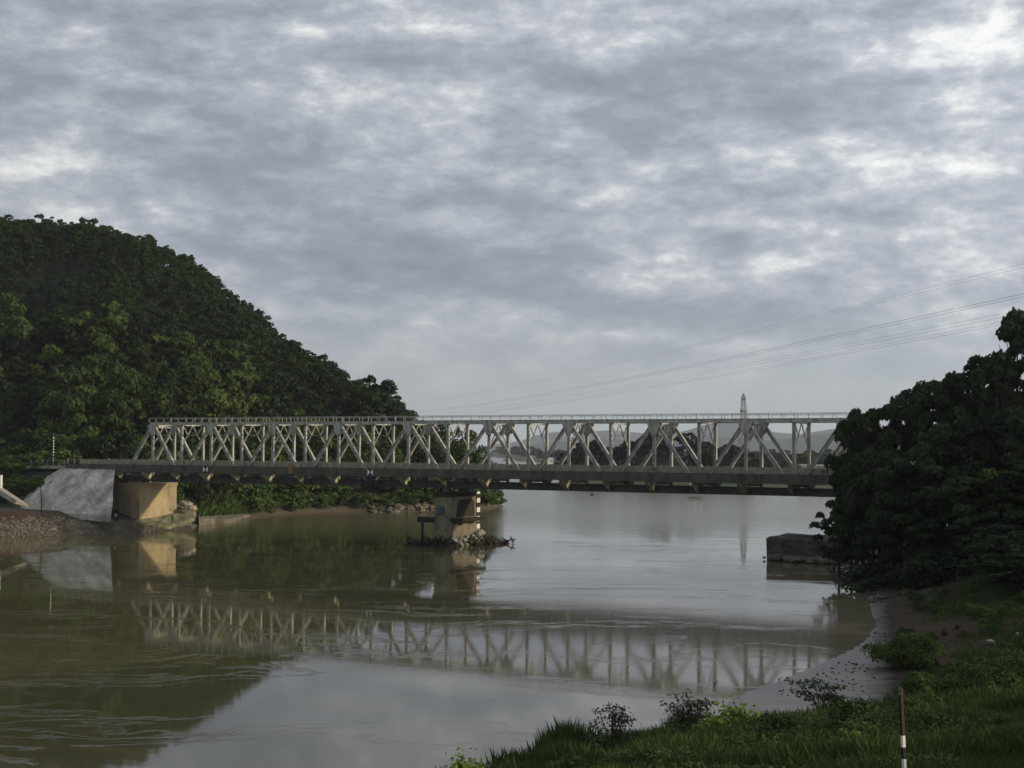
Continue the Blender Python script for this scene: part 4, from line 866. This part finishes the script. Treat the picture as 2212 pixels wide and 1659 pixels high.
pb = B(t_at(653, -1.6), -1.6, 13.3); motorbike(pb, -TH + math.pi, 'motorbike ridden leftwards on the near lane by the figure in black'); person(pb, -TH + math.pi, 'rider in dark clothes on a motorbike in front of the right span', M['clothd'], M['clothd'], True)
pb = B(t_at(826, -1.6), -1.6, 13.3); motorbike(pb, -TH, 'motorbike ridden rightwards close to the right trees'); person(pb, -TH, 'rider in a white shirt on a motorbike next to the right trees', M['shirtw'], M['clothd'], True)
g = A(250, 1106, 305); person(Vector((g.x, g.y, hl(g.x, g.y) - .02)), R(-110), 'person in a white top and dark trousers standing on the rubble below the left abutment', M['shirtw'], M['clothd'])

# buoy
p = atz(ds(1279), ds(1070), 0); o = empty('buoy', p, 'small dark red buoy floating just below the bridge girder', 'buoy')
m = MB(); m.ball((0, 0, .15), .75, 0, 12, 8, (1, 1, .8)); m.build('float', M['red'], o, True); m = MB(); m.tube([(0, 0, .6), (0, 0, 1.6)], .1, 6); m.build('stub', M['red'], o)

# ---------------------------------------------------------------- pylon, power lines, houses
D = 900; base = atD(743.5, 449, D); top = atD(744, 394.6, D); o = empty('lattice_pylon', (base.x, base.y, 2), 'tall lattice pylon rising above the right part of the truss', 'pylon', None, .3)
Hh = top.z - 2; m = MB(); lv = [0, 5, 10, 15, 20, 25, 30, 34, 38, 42, 45, Hh - .8]
hw = lambda z: 2.6 * (1 - z / Hh) ** .9 + .65
for a, b2 in zip(lv[:-1], lv[1:]):
    ca = [(sx * hw(a), sy * hw(a), a) for sx, sy in ((-1, -1), (1, -1), (1, 1), (-1, 1))]; cb_ = [(sx * hw(b2), sy * hw(b2), b2) for sx, sy in ((-1, -1), (1, -1), (1, 1), (-1, 1))]
    for k in range(4):
        j = (k + 1) % 4; m.bar(ca[k], cb_[k], (1, .3, 0), .2, .2); m.bar(ca[k], cb_[j], (1, .3, 0), .11, .11); m.bar(ca[j], cb_[k], (1, .3, 0), .11, .11); m.bar(cb_[k], cb_[j], (0, 0, 1), .16, .16)
m.build('lattice', M['greysteel'], o)
for z in (30, 38, 45): m = MB(); m.box(-hw(z) - .2, hw(z) + .2, -hw(z) - .2, hw(z) + .2, z - .5, z + .5); m.build('platform', M['greysteel'], o)
m = MB(); m.ball((0, 0, Hh), .7, 0, 8, 6); m.build('beacon', M['greysteel'], o)
def wire(n0, d0, n1, d1, sag, r_, label, group):
    a = atD(n0[0], n0[1], d0); b2 = atD(n1[0], n1[1], d1); pts = []
    for k in range(41):
        s = k / 40; s = s * s * .6 + s * .4; p = a.lerp(b2, s); p.z -= 4 * sag * s * (1 - s); pts.append(p)
    m = MB(); m.tube(pts, r_, 4); tag(m.build('power_line', M['wire']), label, 'power line', group)
G1, G2 = 'middle pair of power lines', 'lowest power lines'
wire((1090, 279), 250, (400, 413), 1200, 3.8, .032, 'upper of the two darker power lines, running up to the right over the bridge', None)
wire((1090, 282), 252, (400, 414), 1200, 3.9, .026, 'lower of the two darker power lines, just under its twin', None)
for k, dy in enumerate((0, 4, 9, 12)):
    wire((1090, 296 + dy), 250 + k * 3, (400, 416.5 + dy * .25), 1200, 3.6 + .1 * k, .02 if k < 3 else .026, 'faint power line of the lowest bunch, meeting the crown of the right trees', G2)
wire((1090, 247), 250, (400, 404), 1200, 3.4, .018, 'single faint power line highest in the sky at the right', None)
wire((1090, 251), 252, (400, 405), 1200, 3.4, .014, 'thin power line close under the highest one', None)

def house(px, py, D, wd, dp, ht, label, flat=False, rz=0., wm='wall', rm='roof'):
    p = atD(px, py, D); x, y = p.x, p.y; zb = 1.5 if D > 500 else hl(x, y); o = empty('house', (x, y, zb), label, 'house', None, rz)
    m = MB(); m.box(-wd / 2, wd / 2, -dp / 2, dp / 2, 0, ht); m.build('wall', M[wm], o)
    m = MB()
    if flat: m.box(-wd / 2 - .5, wd / 2 + .5, -dp / 2 - .5, dp / 2 + .5, ht, ht + .5)
    else: 
        e = .6; m.add([(-wd / 2 - e, -dp / 2 - e, ht), (wd / 2 + e, -dp / 2 - e, ht), (wd / 2 + e, dp / 2 + e, ht), (-wd / 2 - e, dp / 2 + e, ht), (-wd / 2 - e, 0, ht + dp * .3), (wd / 2 + e, 0, ht + dp * .3)], [(0, 1, 5, 4), (2, 3, 4, 5), (0, 4, 3), (1, 2, 5), (3, 2, 1, 0)])
    m.build('roof', M[rm], o)
    n = max(2, int(wd / 3))
    for k in range(n):
        xx = -wd / 2 + wd * (k + .5) / n; m = MB(); m.box(xx - .5, xx + .5, -dp / 2 - .04, -dp / 2 + .05, ht * .35, ht * .75); m.build('window', M['window'], o)
    return o
house(826, 455, 700, 24, 8, 8.5, 'long pale flat-roofed building seen between the last truss panels at the right', True)
house(829, 458, 684, 7, 6, 7.5, 'pale block standing before the long flat-roofed building at the right', True)
house(756, 458, 760, 4.5, 4, 5.0, 'tiny white-roofed house seen through the truss right of the pylon', wm='white')
house(772, 459, 800, 4, 4, 4, 'tiny grey house furthest right of the ones beside the pylon')
house(731, 459, 780, 5, 4, 3.8, 'tiny grey-walled house left of the pylon foot')
house(695, 461, 560, 4.5, 4, 4, 'pale low hut at the right foot of the dark wooded hill', True)
house(550, 455, 1550, 6, 5, 5, 'small white house far off on the fields behind the left of the right span', wm='white')
house(574, 453, 1700, 7, 6, 5, 'pale-roofed house among far trees in the third bay right of the pier', wm='white')
house(598, 454, 1500, 5, 5, 4.5, 'pale far house left of the dark wooded hill', wm='white')
house(532, 452, 2300, 7, 6, 5, 'whitish far house on the flat shore right of the pier trees', wm='wall')

# ---------------------------------------------------------------- foreground plants
def blades(rg, X, Y, Z, h, wd, lean=.35):
    n = len(X); a = rg.uniform(0, 2 * math.pi, n); la = rg.uniform(0, 2 * math.pi, n); ln = rg.uniform(.05, lean, n) * h
    dx, dy = np.cos(a) * wd / 2, np.sin(a) * wd / 2; lx, ly = np.cos(la) * ln, np.sin(la) * ln
    V = np.stack([np.stack([X - dx, Y - dy, Z], -1), np.stack([X + dx, Y + dy, Z], -1), np.stack([X + dx * .7 + lx * .35, Y + dy * .7 + ly * .35, Z + h * .6], -1), np.stack([X + lx, Y + ly, Z + h], -1)], 1)
    return V.reshape(-1, 3), np.arange(n * 4).reshape(-1, 4)
rg = np.random.default_rng(21)
def scatter(n, y0, y1, fn, poly, dmin, dens=None, xm=None):
    y = y0 * (y1 / y0) ** rg.random(n * 3); x = rg.uniform(-.06, .36, n * 3) * y if xm is None else rg.uniform(xm[0], xm[1], n * 3)
    d = poly_sd(x, y, poly); k = d > dmin
    if dens is not None: k &= rg.random(n * 3) < dens(x, y, d)
    x, y = x[k][:n], y[k][:n]; return x, y, fn(x, y)
def gden(x, y, d):
    v = np.clip(1.0 - (d - 60) / 20, 0, 1) * np.clip(1.15 - np.clip(y - np.interp(x / y, [-.02, .137, .162, .186, .241, .28, .335], [88, 79, 82, 87, 93, 103, 128]), 0, 99) / 7, 0, 1)
    return v * np.clip((d - .5) / 1.0, 0, 1)
x, y, z = scatter(230000, 38, 150, h_right, RIGHT, .4, gden)
hh = rg.uniform(.3, .95, len(x)) * (1 + 1.3 * fbm(x, y, 5)) * np.interp(y, [38, 60, 150], [.7, 1.0, 1.1]); V1, F1 = blades(rg, x, y, z - .05, hh, .018 + y * .0003, .5)
o = link('grass', mesh_np('grass', V1, F1, M['grass'])); tag(o, 'dense long green grass on the near bank', 'grass', kind='stuff')
x, y, z = scatter(90000, 38, 150, h_right, RIGHT, .6, gden)
cl = fbm(x, y, 2.6) > .12; x, y, z = x[cl], y[cl], z[cl]
C = np.stack([x, y, z + rg.uniform(.1, .75, len(x)) * (1 + fbm(x, y, 4))], -1); V2, F2 = leaves(rg, C, np.tile([0, 0, 1.], (len(x), 1)), .085)
o = link('weeds', mesh_np('weeds', V2, F2, M['bush_leaf'])); tag(o, 'leafy weeds growing all through the near bank grass', 'weeds', kind='stuff')
x, y, z = scatter(60000, 100, 178, h_right, RIGHT, 1.5, lambda x, y, d: np.clip((x - .262 * y) / 5, 0, 1) * np.clip(.45 + 2.2 * fbm(x, y, 7), 0, 1))
V5, F5 = blades(rg, x, y, z - .05, rg.uniform(.2, .6, len(x)), .06, .6); o = link('slope_grass', mesh_np('slope_grass', V5, F5, M['grass'])); tag(o, 'thin shaded grass on the dirt slope below the right trees', 'grass', kind='stuff')
# tall reeds at the water's edge in front
x, y, z = scatter(26000, 66, 96, h_right, RIGHT, .2, lambda x, y, d: (d < 6) * np.clip(.5 + 2 * fbm(x, y, 3), 0.05, 1), (-2, 12))
V3, F3 = blades(rg, x, y, z - .05, rg.uniform(.5, 1.6, len(x)) * np.clip(1.1 + 1.6 * fbm(x, y, 4), .4, 1.6) * np.interp(x, [3, 5.5], [1, .5]), .035, .3); o = link('reeds', mesh_np('reeds', V3, F3, M['grass'])); tag(o, 'tall thin reeds fringing the near bank against the river', 'reeds', kind='stuff')
# bright reeds below the bridge on the left
x = rg.uniform(-82, -50, 90000); y = rg.uniform(322, 398, 90000); d = poly_sd(x, y, LEFT); px = 512 + x / y * F_PX; k = (d > 2.0) & (px > 168) & (px < 262); x, y = x[k], y[k]; z = h_left(x, y)
V4, F4 = blades(rg, x, y, z - .1, rg.uniform(1.2, 3.6, len(x)) * np.clip(1.0 + 1.5 * fbm(x, y, 7), .4, 1.6), .13, .6); o = link('green_reeds', mesh_np('green_reeds', V4, F4, M['reed'])); tag(o, 'bright green tall reeds on the left bank beneath the bridge', 'reeds', kind='stuff')

def ground_at(px, D): p = atD(px, 600, D); return Vector((p.x, p.y, hr(p.x, p.y)))
def shrub(name, px, topy, D, wd, label, leafm, tiers, nleaf, ls, seed, cat='shrub', flat=.3):
    rj = random.Random(seed); rgl = np.random.default_rng(seed); g = ground_at(px, D); top = atD(px, topy, D).z; H = top - g.z; o = empty(name, g, label, cat)
    m = MB(); Cs = []; Ns = []
    for k in range(tiers):
        f = (k + .6) / tiers; a = rj.uniform(0, 6.28); rr = wd / 2 * rj.uniform(.35, 1.0) * (1.15 - .45 * f); tip = Vector((math.cos(a) * rr, math.sin(a) * rr * .8, H * (.35 + .62 * f)))
        midp = Vector((tip.x * .35, tip.y * .35, tip.z * .6)); m.tube([(0, 0, -.2), midp, tip], [.05, .03, .012], 5)
        n = int(nleaf / tiers); c = rgl.normal(0, 1, (n, 3)) * np.array([wd * .12, wd * .12, H * .035 * flat / .3]) + np.array(tip); Cs.append(c); Ns.append(np.tile([0, 0, 1.], (n, 1)))
        n2 = n // 3; c = rgl.normal(0, 1, (n2, 3)) * np.array([wd * .08, wd * .08, H * .06]) + np.array(midp.lerp(tip, .6)); Cs.append(c); Ns.append(np.tile([0, 0, 1.], (n2, 1)))
    V, F = leaves(rgl, np.concatenate(Cs), np.concatenate(Ns), ls); link('foliage', mesh_np(name + '_foliage', V, F, leafm), o); m.build('stem', M['bark'], o); return o
shrub('shrub', ds(1322), ds(1524), 80, 2.7, 'airy dark shrub with tiered twigs rising above the grass, the left one against the water', M['grey_leaf'], 17, 850, .12, 1)
shrub('shrub', ds(1502), ds(1502), 79, 3.0, 'wider dark shrub with tiered twigs right of the airy one, against the water', M['grey_leaf'], 22, 1250, .12, 2)
shrub('sapling', ds(1600), ds(1536), 74, 2.2, 'green sapling just right of the wide dark shrub', M['lime_leaf'], 11, 900, .17, 3, 'sapling', 1.6)
shrub('sapling', ds(1535), ds(1552), 70, 1.9, 'yellow-green leafy sapling in front of the wide dark shrub', M['lime_leaf'], 10, 800, .15, 4, 'sapling', .9)
shrub('sapling', ds(1478), ds(1606), 62, 2.0, 'yellow-green sapling at the bottom edge left of the other bright ones', M['lime_leaf'], 12, 1000, .15, 5, 'sapling', .9)
shrub('sapling', ds(1545), ds(1596), 62, 1.2, 'small bright sapling at the bottom edge under the wide shrub', M['lime_leaf'], 8, 600, .14, 6, 'sapling', .9)
shrub('sapling', ds(1020), ds(1643), 66, 1.9, 'low bright green plant at the bottom edge of the photo, leftmost on the near bank', M['lime_leaf'], 10, 900, .15, 7, 'plant', .9)
shrub('sapling', ds(1850), ds(1560), 60, 1.4, 'pale green weed clump on the grass left of the striped pole', M['bush_leaf'], 8, 400, .12, 17, 'plant', .9)
shrub('shrub', ds(1772), ds(1470), 96, 4.0, 'small flat-topped shrub with bare forking twigs at the edge of the mud', M['grey_leaf'], 11, 520, .17, 8, 'shrub', .15)
for (x, y, D, wd, s, lb) in ((1955, 1384, 118, 6.8, 9, 'big round green bush standing alone on the mud right of the river'), (2120, 1450, 92, 6, 10, 'broad green bush on the grass at the right'), (1990, 1462, 100, 3.5, 11, 'low dark bush right behind the striped pole'), (2195, 1430, 104, 6, 12, 'green bush at the right edge of the photo above the grass')):
    g = ground_at(ds(x), D); H = max(atD(ds(x), ds(y), D).z - g.z, 1.2); V, F = crown_np(700 + s, wd / 2, H, 26, 9000, .13, .3, 0); o = empty('round_bush', g, lb, 'bush'); link('foliage', mesh_np('bush_foliage', V, F, M['bush_leaf']), o)
    m = MB(); [m.tube([(0, 0, -.2), (math.cos(a) * wd * .2, math.sin(a) * wd * .2, H * .6)], [.06, .02], 5) for a in (0, 1.3, 2.6, 3.9, 5.2)]; m.build('stem', M['bark'], o)
rw = random.Random(78)
for k in range(60):
    D = rw.uniform(112, 172); px_ = 885 + rw.random() ** .7 * 150; p = atD(px_, 640, D)
    if poly_sd(np.array([p.x]), np.array([p.y]), RIGHT)[0] < 3 or p.x < .25 * p.y: continue
    K_weed.place(p.x, p.y, hr(p.x, p.y) - .1, rw.uniform(.25, .7), 'low scrub tuft on the shaded slope under the right trees', 'scrub tufts on the shaded right slope', rw, 'weed', rw.uniform(.9, 1.6))
rw = random.Random(77)
for k in range(46):
    D = rw.uniform(44, 112); px_ = rw.uniform(560, 1024); p = atD(px_, 700, D)
    if gden(np.array([p.x]), np.array([p.y]), poly_sd(np.array([p.x]), np.array([p.y]), RIGHT))[0] < .5: continue
    K_weed.place(p.x, p.y, hr(p.x, p.y) - .1, rw.uniform(.3, .75), 'low leafy weed clump among the grass of the near bank', 'weed clumps in the near bank grass', rw, 'weed', rw.uniform(.9, 1.5))
# dead twigs at the lower right
g = ground_at(ds(2108), 50); m = MB(); rj = random.Random(5)
for (x, y, x2, y2) in ((2095, 1659, 2090, 1612), (2122, 1659, 2104, 1600), (2108, 1640, 2096, 1622), (2128, 1659, 2150, 1632), (2150, 1632, 2200, 1640), (2116, 1630, 2128, 1606), (2150, 1640, 2168, 1622)):
    a, b2 = A(x, y, 48), A(x2, y2, 48.5); m.tube([a, a.lerp(b2, .5) + Vector((rj.uniform(-.05, .05), 0, rj.uniform(-.03, .03))), b2], [.022, .016, .008], 5)
lo = A(2118, 1700, 47.5); lo.z = hr(lo.x, lo.y) - .1; m.tube([lo, A(2122, 1659, 48)], [.03, .022], 5); m.tube([lo, A(2095, 1659, 48)], [.03, .022], 5); m.tube([lo, A(2128, 1659, 48)], [.03, .02], 5)
tag(m.build('dead_branch', M['rail']), 'bare dead branch sticking out of the grass at the bottom right', 'branch')
# striped marker pole
tp = atD(900.6, 688.5, 38); bt = tp + (atD(904.2, 768, 38) - tp) * 1.55; bt.z = hr(bt.x, bt.y) - .3
k_ = (tp.z - bt.z); ax = (tp - bt).normalized(); o = empty('marker_pole', (bt.x, bt.y, bt.z + .3), 'slanting square pole, maroon above and banded white and black below, on the near grass', 'pole')
off = Vector((bt.x, bt.y, bt.z + .3)); Ltot = (tp - bt).length
def zl(pxy): return (pxy - 688.5) / (768 - 688.5) * (atD(900.6, 688.5, 38) - atD(904.2, 768, 38)).length
m = MB(); wd = .082; c45 = R(28); d1 = Vector((math.cos(c45), math.sin(c45), 0)); d2 = Vector((-math.sin(c45), math.cos(c45), 0))
def face(pa, pb2, s0, s1, mi):
    q = [pa, pb2]; V = []
    for s in (s0, s1):
        c = tp - ax * s - off
        for p in q: V.append(c + p)
    m.add([V[0], V[1], V[3], V[2]], [(0, 1, 2, 3)], mi)
cs = [(-d1 - d2) * wd / 2, (d1 - d2) * wd / 2, (d1 + d2) * wd / 2, (-d1 + d2) * wd / 2]
bands = [0, zl(735.5)]; 
while bands[-1] < Ltot: bands.append(bands[-1] + zl(688.5 + 11.7))
for fi in range(4):
    sh = [0, -zl(688.5 + 6.5), -zl(688.5 + 6.5), 0][fi]; e = [0] + [min(max(b2 + sh, 0), Ltot) for b2 in bands[1:-1]] + [Ltot]
    for k in range(len(e) - 1):
        if e[k + 1] > e[k]: face(cs[fi], cs[(fi + 1) % 4], e[k], e[k + 1], 0 if k == 0 else (1 if k % 2 == 1 else 2))
m.add([tp - off + c for c in cs], [(0, 1, 2, 3)], 0); m.build('post', [M['maroon'], M['white'], M['black']], o)
m = MB(); m.tube([tp - off - d1 * .06 + Vector((0, -.05, .05)), tp - off - d1 * .085 + Vector((0, -.05, -.14))], .008, 5); m.tube([tp - off - d1 * .07 + Vector((0, -.06, -.12)), tp - off + d1 * .03 + Vector((0, -.06, -.12))], .006, 5); m.build('wire_hook', M['greysteel'], o)

# dead sticks poking from the shallows
for k, (x, y, hgt_) in enumerate(((1783, 1718, .32), (1947, 1745, .25), (1945, 1703, .2))):
    p = atz(x / 2.5, y / 2.5, 0.); m = MB(); m.tube([p + Vector((0, 0, -.2)), p + Vector((.1, 0, hgt_ * .6)), p + Vector((.35, 0, hgt_ * 1.5))], [.05, .04, .02], 5); m.tube([p + Vector((.1, 0, hgt_ * .6)), p + Vector((-.05, 0, hgt_))], [.03, .015], 4)
    tag(m.build('stick', M['darkwood']), ['thin forked stick standing in the shallow water before the near mud', 'stub of wood in the water beside the mud edge', 'short dark stub nearest the reflected posts'][k], 'stick')

# ---------------------------------------------------------------- air
HAZE = .6e-4
m = MB(); m.box(-8800, 8800, -250, 14500, -3.6, 400)
hz = bpy.data.materials.new('air'); hz.use_nodes = True; nt = hz.node_tree; nt.nodes.clear()
ho = nn(nt, 'ShaderNodeOutputMaterial'); pv = nn(nt, 'ShaderNodeVolumePrincipled'); pv.inputs['Color'].default_value = (.80, .88, 1.0, 1); pv.inputs['Density'].default_value = HAZE; pv.inputs['Anisotropy'].default_value = .0
nt.links.new(pv.outputs[0], ho.inputs['Volume'])
o = m.build('haze', hz); o['kind'] = 'stuff'
SC.cycles.volume_bounces = 0; SC.cycles.max_bounces = 6; SC.cycles.diffuse_bounces = 2; SC.cycles.glossy_bounces = 3
